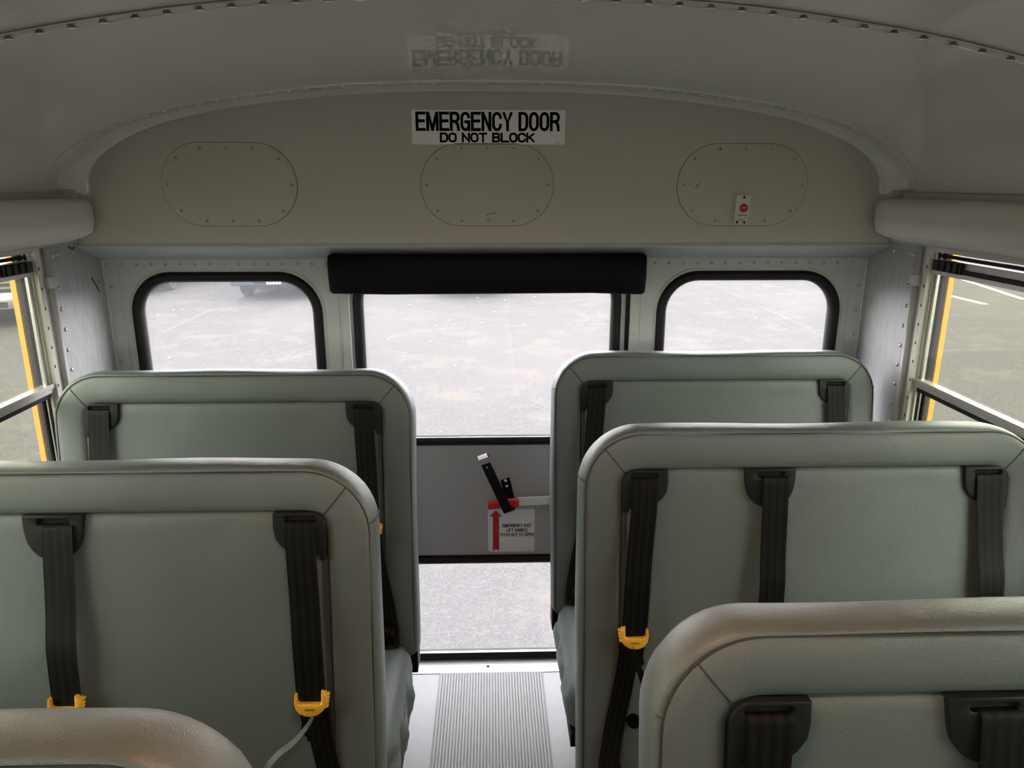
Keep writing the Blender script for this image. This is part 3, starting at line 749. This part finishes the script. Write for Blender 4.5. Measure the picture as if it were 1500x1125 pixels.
# ---------------------------------------------------------------- seats
TAU = R(8); Z0 = .385; LB = (1.166-Z0)/math.cos(TAU)+.004
Y0 = -(1.08-Z0)*math.tan(TAU)
def P(u, v, w): return Vector((u, Y0+v*math.sin(TAU)+w*math.cos(TAU), Z0+v*math.cos(TAU)-w*math.sin(TAU)))
def vz(z): return (z-Z0)/math.cos(TAU)
def ribbon(bm, pts, wid, t=.0014, rot=None, mi=0):
    "pts in seat frame (u,v,w); wid list/number; rot = twist in degrees per point"
    uvl = bm.loops.layers.uv.verify(); N = len(pts); rows = []; s = 0; ss = []
    Pp = [Vector(p) for p in pts]
    for i, p in enumerate(Pp):
        d = (Pp[min(i+1, N-1)]-Pp[max(i-1, 0)]).normalized()
        r_ = rot[i] if rot else 0
        across = Vector((d.z, 0, -d.x)) if False else Vector((-d.y, d.x, 0))
        if across.length < 1e-4: across = Vector((1, 0, 0))
        across.normalize()
        if across.x < 0: across = -across
        nn = across.cross(d).normalized()
        if nn.z > 0: nn = -nn
        a2 = across*math.cos(R(r_))+nn*math.sin(R(r_)); n2 = nn*math.cos(R(r_))-across*math.sin(R(r_))
        w_ = wid[i] if isinstance(wid, (list, tuple)) else wid
        if i: s += (Pp[i]-Pp[i-1]).length
        ss.append(s)
        rows.append([p-a2*w_/2+n2*t/2, p+a2*w_/2+n2*t/2, p+a2*w_/2-n2*t/2, p-a2*w_/2-n2*t/2])
    V = [[bm.verts.new(P(*q)) for q in r_] for r_ in rows]
    us = [0, 1, 1, 0]
    for i in range(N-1):
        for k in range(4):
            j = (k+1) % 4
            f = bm.faces.new((V[i][k], V[i][j], V[i+1][j], V[i+1][k])); f.material_index = mi; f.smooth = True
            for l, uv in zip(f.loops, ((us[k], ss[i]/.05), (us[j], ss[i]/.05), (us[j], ss[i+1]/.05), (us[k], ss[i+1]/.05))): l[uvl].uv = uv
    bm.faces.new(V[0][::-1]); bm.faces.new(V[-1])
def sp3(pts, n=6): return [tuple(p) for p in spline([Vector(p) for p in pts], n)]

def make_seat(name, loc, Wd, label, belts, aisle, latch_z=.752, detail=True):
    """Wd width; belts = list of ('left'|'mid'|'right'); aisle = +1 if the aisle is at +x of the seat"""
    root = empty(name, loc, label, 'bus seat', 'bench seats of the school bus')
    hw = Wd/2; RT = .125; RB = .030; TS = .084; TT = .080; TB = .05
    def outl(d, n=12, extra=0):
        rt_ = max(RT-d, .022); rb_ = max(RB-d*.8, .015)
        return rrect(-hw+d, hw-d, d if d < .05 else TB*(d/TS) if d < TS else TB+(d-TS), LB-(d if d < .02 else .02+(TT-.02)*(d-.02)/(TS-.02) if d < TS else TT+(d-TS)), (rb_, rb_, rt_, rt_), n)
    # back shell: border trim and outer cover, one mesh
    prof = [(.0895, .020), (.0875, .010), (.085, .004), (.081, .000), (.070, -.003), (.050, -.004), (.030, -.0035), (.018, -.002), (.0135, .0005), (.0118, .0028), (.0095, .0012), (.0055, .0055), (.002, .016), (0, .032), (0, .050), (.002, .068), (.007, .082), (.015, .091), (.028, .095), (.05, .096)]
    bm = bmesh.new(); rnd = random.Random(hash(label) % 1000 if False else len(label)*7+int(loc[1]*100))
    loops = []
    ph = [rnd.uniform(0, 6.28) for _ in range(4)]
    for (d, w) in prof:
        lp = []
        # subdivide long sides
        o_ = outl(d); full = []
        for i in range(len(o_)):
            a = Vector(o_[i]); b_ = Vector(o_[(i+1) % len(o_)]); full.append(a)
            if i in (12, 25, 38, 51):
                for q in range(1, 24): full.append(a+(b_-a)*q/24)
        for (u, v) in full:
            wob = .0016*math.sin(u*17+ph[0])+.0012*math.sin(v*21+ph[1])
            if w <= 0.01: ww = w+wob*min(1, max(0, (.086-d)/.03))
            else: ww = w
            rad = 0.0
            if .0 <= d <= .0118 and w > .005: rad = .0018*math.sin(u*13+v*9+ph[2])
            lp.append(P(u-(u/hw)*rad*(abs(u) > hw-.03), v-rad*(v > LB-.05), ww))
        loops.append(lp)
    loft(bm, loops, cap1=True)
    bm_obj('back_cover', bm, MT['vinyl2'], root, smooth=True)
    # centre panel, concentric loops, puffed, with soft dimples
    bm = bmesh.new(); loops = []
    x0, x1, y0_, y1 = -hw+TS+.002, hw-TS-.002, TB+.002, LB-TT-.002
    dim = [(-.15, y1-.045), (.205, y1-.05)] if 'mid' not in belts else [(.20, y1-.035)]
    steps = [0, .0015, .005, .011, .02]+[.02+.018*k for k in range(1, 22)]
    for d in steps:
        w = .014 if d == 0 else (.006 if d < .002 else (.0015 if d < .006 else (.0 if d < .012 else -.0015)))
        if d > .36: break
        lx0, lx1, ly0, ly1 = x0+d, x1-d, y0_+d*.85, y1-d*.85
        if lx1-lx0 < .02 or ly1-ly0 < .02: break
        o_ = rrect(lx0, lx1, ly0, ly1, max(.03-d, .004), 5); lp = []
        full = []
        for i in range(len(o_)):
            a = Vector(o_[i]); b_ = Vector(o_[(i+1) % len(o_)]); full.append(a)
            if i in (5, 11, 17, 23):
                for q in range(1, 30): full.append(a+(b_-a)*q/30)
        for (u, v) in full:
            ww = w
            for (du, dv) in dim: ww += .0035*math.exp(-((u-du)**2+((v-dv)*1.1)**2)/.00035) if d > .01 else 0
            if d > .012: ww += -.0010*math.sin(u*11+ph[3])*math.sin(v*9+ph[0])
            lp.append(P(u, v, ww))
        loops.append(lp)
    loft(bm, loops, cap1=True)
    bm_obj('centre_panel', bm, MT['vinyl'], root, smooth=True)
    # seams
    bm = bmesh.new()
    o_ = outl(.0118, 12); tube(bm, [P(u, v, .0014) for u, v in o_], .0013, closed=True)
    for sx in (-1, 1):
        pts = []; C0 = Vector((hw-RT, LB-RT)); a_ = Vector((hw-TS-.016, LB-TT-.020)); dr = Vector((math.cos(R(50)), math.sin(R(50)))); vv = a_-C0
        tt = [(-(vv.dot(dr))+math.sqrt(vv.dot(dr)**2-vv.dot(vv)+rr_*rr_)) for rr_ in (RT-.0845, RT-.0122)]; b_ = a_+dr*tt[1]; a_ = a_+dr*tt[0]
        for k in range(15):
            q_ = a_.lerp(b_, k/14); d = RT-(q_-C0).length; w = prof[0][1]
            for (d1, w1), (d2, w2) in zip(prof[:10], prof[1:10]):
                if d2 <= d <= d1: w = w1+(w2-w1)*(d1-d)/(d1-d2)
            if d > .082: w = -.001
            wob = .0016*math.sin(sx*q_.x*17+ph[0])+.0012*math.sin(q_.y*21+ph[1])
            pts.append(P(sx*q_.x, q_.y, w+wob*min(1, max(0, (.086-d)/.03))-.0004))
        tube(bm, pts, .0012)
        # cross seam over the side cap, lower on the corner
        a0 = R(10); pts = []
        for (d, w) in prof[10:]:
            rr = RT-d; pts.append(P(sx*(hw-RT+rr*math.cos(a0)), LB-RT+rr*math.sin(a0)-.0, w-.0004))
        tube(bm, pts, .0009)
    bm_obj('seam', bm, MT['seam'], root, smooth=True)
    # belt guides
    vt = LB-TT-.001
    gw = -.0065
    def Pm(cu_, sx):
        return lambda a, b_, d: tuple(P(cu_+sx*a*.93, vt+b_*.93, gw+d*1))
    for bname in belts:
        if bname == 'mid':
            cu_ = -.095 if aisle < 0 else -.082; sx = 1
            cv = []
            pts = [(-.055, 0), (-.053, -.030), (-.047, -.055), (-.034, -.073), (-.018, -.082), (.0, -.084), (.018, -.082), (.034, -.073), (.047, -.055), (.053, -.030), (.055, 0)]
            cv = [tuple(p) for p in spline([Vector(p) for p in pts], 3)][::-1]
            slot = rrect(-.029, .031, -.0185, -.0065, .004, 3)
            bc = .010+.0
        else:
            sx = 1 if bname == 'left' else -1
            cu_ = -sx*(hw-TS-.001)
            r_ = .026
            pts = [(r_-r_*math.cos(a*PI/8), -(r_-r_*math.sin(a*PI/8))) for a in range(5)]
            pts += [(.097, -.001), (.097, -.030), (.094, -.048), (.084, -.063), (.072, -.074), (.060, -.080), (.013, -.080), (.0125, -.092), (.001, -.092)]
            cv = pts[::-1]
            slot = rrect(.017, .076, -.0185, -.0065, .004, 3)
            bc = .046
        gd = plate('belt_guide', [cv, slot], -.004, .012, Pm(cu_, sx), MT['blackp'], root, bev=.0015)
        bm = bmesh.new(); s0 = (min(p[0] for p in slot)-.002, max(p[0] for p in slot)+.002)
        q = [P(cu_+sx*a*.93, vt+b_*.93, -.0036) for a, b_ in ((s0[0], -.021), (s0[1], -.021), (s0[1], -.004), (s0[0], -.004))]
        bm.faces.new([bm.verts.new(x) for x in q]); bm_obj('slot', bm, MT['slot'], gd)
        if bname == 'mid':
            bm = bmesh.new(); rivet(bm, P(cu_+.036, vt-.045, gw-.004), P(0, 0, -1)-P(0, 0, 0), .0045, .001); bm_obj('guide_screw', bm, MT['slot'], gd)
        if bname != 'mid' and detail:
            bm = bmesh.new()
            ribbon(bm, sp3([(cu_+sx*.0062, vt-.082, .001), (cu_+sx*.0065, vt-.2, .000), (cu_+sx*.004, vz(.78), .001), (cu_+sx*.002, vz(.52), .003)]), .009, .003)
            bm_obj('webbing_channel', bm, MT['webd'], root)
        # belt: slot -> latch plate
        ub = cu_+sx*bc*.93
        out = -sx*(.018 if aisle < 0 else .010) if bname != 'mid' else -.004
        vl = vz(latch_z)
        top = [(ub, vt-.0160, .003), (ub, vt-.0158, -.006), (ub, vt-.0178, -.0120), (ub, vt-.028, -.0150), (ub+out*.1, vt-.08, -.017), (ub+out*.5, vt-.17, -.020), (ub+out*.75, vt-.235, -.026), (ub+out*.9, vl+.03, -.022), (ub+out, vl-.006, -.020)]
        bm = bmesh.new(); ribbon(bm, sp3(top, 5), .0515)
        ul = ub+out
        belt = bm_obj('seat_belt', bm, MT['belt'], root, autos=60)
        bm = bmesh.new()
        if bname == 'mid':
            ribbon(bm, sp3([(ul, vl+.012, -.010), (ul, vl-.08, -.006), (ul-.01, vz(.50), -.012), (ul-.01, vz(.44), -.05)], 5), .048)
        else:
            o2 = -sx
            ribbon(bm, sp3([(ul+o2*.004, vl+.008, -.010), (ul+o2*.012, vl-.08, -.008), (ul+o2*.034, vl-.20, -.008), (ul+o2*.048, vz(.475), -.020), (ul+o2*.052, vz(.44), -.05)], 5), .041)
            ribbon(bm, sp3([(ul, vl-.01, -.008), (ul+sx*.004, vl-.05, -.006), (ul+sx*.010, vl-.085, -.005)], 4), [.044]*4+[.038]*3+[.010]*2)
        bm_obj('lap_belt', bm, MT['belt'], belt, autos=60)
        # thin tail strap below the latch
        bm = bmesh.new()
        if bname == 'mid':
            pts = [(ul+.01, vl-.02, -.020), (ul-.005, vl-.07, -.03), (ul-.05, vl-.14, -.03)]
            rt_ = 80
        elif aisle > 0:
            pts = [(ul+.006, vl-.018, -.022), (ul-sx*(-.006), vl-.04, -.026), (ul+sx*.030, vl-.068, -.032), (ul+sx*.060, vl-.090, -.038), (ul+sx*.085, vl-.125, -.042), (ul+sx*.10, vl-.19, -.04)]
            rt_ = 70
        else:
            pts = [(ul-sx*.006, vl-.016, -.022), (ul+sx*.006, vl-.05, -.024), (ul+sx*.026, vl-.11, -.026), (ul+sx*.050, vl-.17, -.028), (ul+sx*.075, vl-.23, -.03)]
            rt_ = 75
        q = sp3(pts, 6); nn = len(q)
        ribbon(bm, q, (.012 if aisle > 0 else .022), .0012, rot=[rt_-(rt_*.55)*(i/(nn-1)) for i in range(nn)])
        bm_obj('tail_strap', bm, MT['belt'] if aisle < 0 else MT['webg'], belt, autos=60)
        # yellow latch plate: U shaped, ribbed on the outer arm
        fx = -sx if bname != 'mid' else 1      # outer side
        def LP(a, b_, d): return tuple(P(ul+fx*a*.80, vl+b_*.86, -.022+d))
        U = [(-.034, .022), (-.036, .006), (-.033, -.010), (-.025, -.020), (-.012, -.026), (.002, -.027), (.014, -.024), (.026, -.016), (.033, -.006), (.037, .006), (.036, .018), (.031, .025), (.024, .028), (.0235, .004), (.019, .0), (-.024, .001), (-.029, .004), (-.0295, .020)]
        lt = plate('latch_plate', [U], -.0105, .0065, LP, MT['latch'], belt, bev=.0038)
        bm = bmesh.new()
        for k in range(4):
            zz = .019-k*.0085
            cyl(bm, LP(.029, zz, -.0075), LP(.0385-.0012*k, zz-.001, -.001), .0026, .0026, n=8)
            cyl(bm, LP(.0385-.0012*k, zz-.001, -.001), LP(.0375-.0012*k, zz-.001, .004), .0026, .0026, n=8)
        bm_obj('grip_rib', bm, MT['latch'], lt, smooth=True)
        bm = bmesh.new()
        for k in range(7):
            a_ = -.011+k*.0030
            for (p0, p1) in (((a_, -.0078), (a_, -.0102)), ((a_, -.0080 if k % 2 else -.0100), (a_+.002, -.0080 if k % 2 else -.0100))):
                c0, c1 = Vector(LP(p0[0], p0[1]-.001, -.0106)), Vector(LP(p1[0], p1[1]-.001, -.0106)); cyl(bm, c0, c1, .0007, n=4)
        bm_obj('lettering', bm, MT['blackink'], lt)
    # round button near the crease
    bm = bmesh.new()
    ax = -aisle*(-1)
    for (du, zz) in ((hw-TS-.032, .56),):
        cyl(bm, P(aisle*du, vz(zz), -.010), P(aisle*du, vz(zz), .0), .013, .016, n=16)
    bm_obj('belt_anchor', bm, MT['blackm'], root, autos=40)
    # folded sleeve of webbing at the crease, aisle side
    if 'mid' in belts: aisle_sleeve = False
    else: aisle_sleeve = True
    bm = bmesh.new()
    cu0 = aisle*(hw-.115)
    lps = []
    for k in range(15):
        t = k/14; rr = (.020+.006*(k % 2))*(1-.5*abs(t-.5)); c = P(cu0+aisle*(.0+.055*t), vz(.485-.025*t), -.030)
        lps.append([c+Vector((0, math.cos(a)*rr, math.sin(a)*rr*1.5)) for a in [q*PI/5 for q in range(10)]])
    if aisle_sleeve: loft(bm, lps, cap0=True, cap1=True); bm_obj('belt_sleeve', bm, MT['belt'], root, smooth=True)
    else: bm.free()
    # cushion
    bm = bmesh.new()
    yb, yf = -.085, -.50
    cxs = []
    loops = []
    for (d, z) in ((.062, .295), (.032, .293), (.020, .300), (.015, .315), (.012, .335), (.008, .355), (.012, .375), (.016, .380), (.015, .386), (.018, .408), (.028, .426), (.047, .437), (.082, .444), (.12, .447)):
        o_ = rrect(-hw+d, hw-d, yf+d, yb-d*.3, .04 if d < .05 else .02, 6); full = []
        for i in range(len(o_)):
            a = Vector(o_[i]); b_ = Vector(o_[(i+1) % len(o_)]); full.append(a)
            if i in (6, 13, 20, 27):
                for q in range(1, 40): full.append(a+(b_-a)*q/40)
        lp = []
        for (u, v) in full:
            e = .007*math.sin(v*46+u*38)*(1 if .29 < z < .378 else 0)+.0025*math.sin(v*90+u*60)*(1 if z < .388 else 0)
            lp.append((u+(e if u > 0 else -e)*(abs(u) > hw-.06), v-(e if v < -.45 else 0), z))
        loops.append(lp)
    loft(bm, loops, cap0=True, cap1=True); bm_obj('cushion', bm, MT['vinyl'], root, smooth=True)
    # frame
    bm = bmesh.new()
    box(bm, -hw+.02, hw-.02, yf+.02, yb, .255, .293, .003)
    for sx in (-1, 1):
        a, b_ = sorted((sx*(hw-.004), sx*(hw-.045)))
        box(bm, a, b_, -.085, -.020, .330, .400, .003)
    bm_obj('frame', bm, MT['blackm'], root, autos=40)
    for yy in (yf+.06, yb-.04):
        bm = bmesh.new(); x_ = aisle*(hw-.12); cyl(bm, (x_, yy, .257), (x_, yy, .012), .016, n=14); box(bm, x_-.04, x_+.04, yy-.03, yy+.03, 0.0005, .012, .002)
        bm_obj('leg', bm, MT['blackm'], root, autos=40)
    x_ = -aisle*(hw-.05); bm = bmesh.new(); box(bm, min(x_, x_-aisle*.03), max(x_, x_-aisle*.03), yf+.05, yb-.02, .17, .256, .003); bm_obj('wall_mount', bm, MT['blackm'], root)
    return root
MT['webd'] = mat('dark_grey_strip', (.045, .048, .046), .5)
MT['webg'] = mat('grey_webbing', (.07, .07, .07), .45)

WL, WR = .932, .950
XL, XR = -.669, .650
make_seat('bench_seat', (XL, 1.850, 0), WL, 'rearmost grey-green bench seat on the left, just under the left rear window', ['left', 'right'], 1)
make_seat('bench_seat', (XL, 1.185, 0), WL, 'second bench seat from the rear on the left, with a yellow latch by the aisle', ['left', 'mid', 'right'], 1)
make_seat('bench_seat', (XL-.012, .520, 0), WL, 'nearest bench seat on the left, only the rounded brownish top of its back in view', ['left', 'mid', 'right'], 1)
make_seat('bench_seat', (XR, 2.040, 0), WR, 'rearmost grey-green vinyl bench seat on the right, directly in front of the right rear window', ['left', 'right'], -1)
make_seat('bench_seat', (XR, 1.362, 0), WR, 'second bench seat from the rear on the right, showing three black seat belts', ['left', 'mid', 'right'], -1)
make_seat('bench_seat', (XR, .688, 0), WR, 'nearest bench seat on the right, its worn brownish back filling the bottom right corner', ['left', 'mid', 'right'], -1)  # brownish look comes from the warm lamp; vinyl matches the other seats

for r_, (yl, yr) in enumerate(((-.145, .030), (-.81, -.635), (-1.475, -1.30), (-2.14, -1.965))):  # unseen rows behind the camera, added to block window light on near seats
    nth = ('fourth', 'fifth', 'sixth', 'seventh')[r_]
    make_seat('bench_seat', (XL, yl, 0), WL, nth+' grey-green bench seat from the rear on the left side', ['left', 'mid', 'right'], 1)
    make_seat('bench_seat', (XR, yr, 0), WR, nth+' grey-green bench seat from the rear on the right side', ['left', 'mid', 'right'], -1)

# ---------------------------------------------------------------- outside
ZG = -.95
bm = bmesh.new(); bmesh.ops.create_grid(bm, x_segments=2, y_segments=2, size=120)
for v in bm.verts: v.co.z = ZG
gr = struct(bm_obj('ground', bm, MT['asphalt']))
def line(name, a, b_, w, label):
    a = Vector((*a, 0)); b_ = Vector((*b_, 0)); d = (b_-a).normalized(); n_ = Vector((-d.y, d.x, 0))*w/2
    bm = bmesh.new(); lo_ = [bm.verts.new(q+Vector((0, 0, ZG+.002))) for q in (a-n_, b_-n_, b_+n_, a+n_)]; hi = [bm.verts.new(v.co+Vector((0, 0, .003))) for v in lo_]
    bm.faces.new(hi)
    for i in range(4): bm.faces.new((lo_[i], lo_[(i+1) % 4], hi[(i+1) % 4], hi[i]))
    o = bm_obj(name, bm, MT['paint']); tag(o, label, 'road marking')
line('parking_line', (10.9, 17.9), (10.95, 15.9), .13, 'short white painted line on the asphalt, seen through the right side window')
line('parking_line', (13.2, 20.5), (12.3, 16.6), .13, 'farther white painted line just under the top sash of the right side window')

pts = [(600, 447), (628, 458), (658, 470), (638, 478), (568, 498), (631, 502), (665, 537), (700, 437), (705, 474), (768, 476), (724, 458), (784, 436), (780, 462), (253, 455), (231, 462), (250, 525), (434, 525), (268, 454), (740, 440), (1019, 423), (1108, 467), (1045, 440)]
f_ = 1080
for i, (u, v) in enumerate(pts):
    d = rt2*((u-750)/f_)+up2*((562.5-v)/f_)+fwd; t = (ZG-1.64)/d.z; q = Vector((0, 0, 1.64))+d*t
    bm = bmesh.new(); n = 8; sc = random.uniform(.03, .05); th = random.uniform(0, PI)
    ring = []
    for k in range(n):
        a = 2*PI*k/n; r_ = sc*(.55+.45*abs(math.cos(a)))*(1 if k % 2 else .8)
        ring.append(bm.verts.new((r_*math.cos(a+th), .7*r_*math.sin(a+th), .006+.012*abs(math.sin(a)))))
    c = bm.verts.new((0, 0, .004))
    for k in range(n): bm.faces.new((ring[k], ring[(k+1) % n], c))
    o = bm_obj('fallen_leaf', bm, MT['leaf'] if i % 4 == 1 else MT['leaf2']); o.location = (q.x, q.y, ZG+.002)
    tag(o, 'pale dry leaf lying on the wet-looking asphalt behind the bus', 'leaf', 'fallen leaves on the asphalt')

def vehicle(name, loc, rz, body, label, cat, plate_txt=True, pickup=True):
    "front faces -Y locally; origin on the ground under the front bumper"
    root = empty(name, loc, label, cat, None); root.rotation_euler = (0, 0, rz)
    st = [(-.00, .62, .42, .95, .88), (.06, .50, .38, 1.02, .92), (.35, .36, .35, 1.10, .95), (1.2, .34, .34, 1.16, .96), (1.5, .34, .34, 1.18, .96), (3.4, .34, .34, 1.20, .96), (5.0, .36, .36, 1.18, .95), (5.2, .45, .42, 1.12, .90)]
    bm = bmesh.new(); loops = []
    for (y, zb, _z, zt, hw_) in st:
        loops.append([(-hw_*.94, y, zb), (hw_*.94, y, zb), (hw_, y, zb+.15), (hw_, y, zt-.16), (hw_*.92, y, zt-.03), (hw_*.7, y, zt), (-hw_*.7, y, zt), (-hw_*.92, y, zt-.03), (-hw_, y, zt-.16), (-hw_, y, zb+.15)])
    loft(bm, loops, cap0=True, cap1=True); bm_obj('body', bm, body, root, autos=35)
    bm = bmesh.new(); loops = []
    for (y, zt, hw_) in ((1.45, 1.14, .86), (2.05, 1.72, .72), (2.6, 1.80, .70), (3.3, 1.76, .70), (3.75, 1.14, .84)):
        loops.append([(-hw_-.06*(1 if zt > 1.2 else 0), y, 1.12), (hw_+.06*(1 if zt > 1.2 else 0), y, 1.12), (hw_, y, zt), (-hw_, y, zt)])
    loft(bm, loops, cap0=True, cap1=True); bm_obj('cab', bm, MT['carg'], root, autos=30)
    bm = bmesh.new(); box(bm, -.70, .70, 2.0, 3.35, 1.74, 1.82, .03); bm_obj('roof', bm, body, root, autos=40)
    bm = bmesh.new(); box(bm, -.93, .93, -.12, .10, .36, .60, .04); bm_obj('bumper', bm, MT['chrome'] if pickup else body, root, autos=40)
    bm = bmesh.new(); box(bm, -.42, .42, -.128, -.11, .40, .50, .008); bm_obj('air_intake', bm, MT['blackp'], root)
    bm = bmesh.new(); box(bm, -.60, .60, -.06, .05, .64, .98, .02); bm_obj('grille', bm, MT['chrome'], root, autos=40)
    bm = bmesh.new()
    for k in range(3): box(bm, -.54, .54, -.075, -.05, .67+k*.10, .73+k*.10, .004)
    bm_obj('grille_slot', bm, MT['blackp'], root)
    for sx in (-1, 1):
        bm = bmesh.new(); a, b_ = sorted((sx*.63, sx*.90)); box(bm, a, b_, -.03, .12, .68, .96, .02); hl = bm_obj('headlamp', bm, MT['lamp'], root, autos=40)
        bm = bmesh.new(); a, b_ = sorted((sx*.86, sx*.93)); box(bm, a, b_, -.02, .12, .70, .84, .01); bm_obj('indicator', bm, MT['amber'], hl, autos=40)
        bm = bmesh.new(); box(bm, min(sx*.93, sx*1.14), max(sx*.93, sx*1.14), 1.55, 1.70, 1.15, 1.33, .02); bm_obj('wing_mirror', bm, MT['blackp'], root, autos=40)
        for yy in (.95, 4.25):
            bm = bmesh.new(); a = sx*.93
            prof = [(.0, .20), (-.02, .24), (-.0, .34), (-.03, .375), (-.12, .385), (-.21, .375), (-.24, .34), (-.24, .2)]
            lps = [[(a+sx*w_, yy+r_*math.cos(q*PI/14), .385+r_*math.sin(q*PI/14)) for q in range(28)] for (w_, r_) in prof]
            loft(bm, lps, cap0=True, cap1=True); wl = bm_obj('wheel', bm, MT['tyre'], root, autos=40)
            bm = bmesh.new(); cyl(bm, (a-sx*.03, yy, .385), (a+sx*.004, yy, .385), .20, .16, n=20); bm_obj('hubcap', bm, MT['chrome'], wl, autos=40)
    bm = bmesh.new(); box(bm, -.78, .78, .2, 5.0, .24, .36, .02); bm_obj('underbody', bm, MT['blackp'], root)
    bm = bmesh.new(); box(bm, -.155, .155, -.142, -.132, .40, .55, .003); pl = bm_obj('number_plate', bm, MT['decal'], root)
    bm = bmesh.new()
    for k in range(4):
        for zz in (.43, .485): box(bm, -.12+k*.065, -.075+k*.065, -.1445, -.142, zz, zz+.035)
    bm_obj('lettering', bm, MT['card'], pl)
    return root
vehicle('pickup_truck', (-9.15, 13.4, ZG), R(30), MT['carw'], 'silver pickup truck with a chrome grille, seen through the left side window', 'pickup truck')
vehicle('parked_car', (-4.85, 16.75, ZG), R(5), MT['card'], 'dark vehicle with number plate showing at the top right of the left rear window', 'car', pickup=False)
vehicle('parked_car', (-8.75, 17.6, ZG), R(3), MT['card'], 'dark vehicle at the top left corner of the left rear window, one tyre visible', 'car', pickup=False)
vehicle('parked_car', (-.45, 17.1, ZG), R(0), MT['card'], 'dark vehicle whose shadowed underside shows at the top of the emergency door window', 'car', pickup=False)
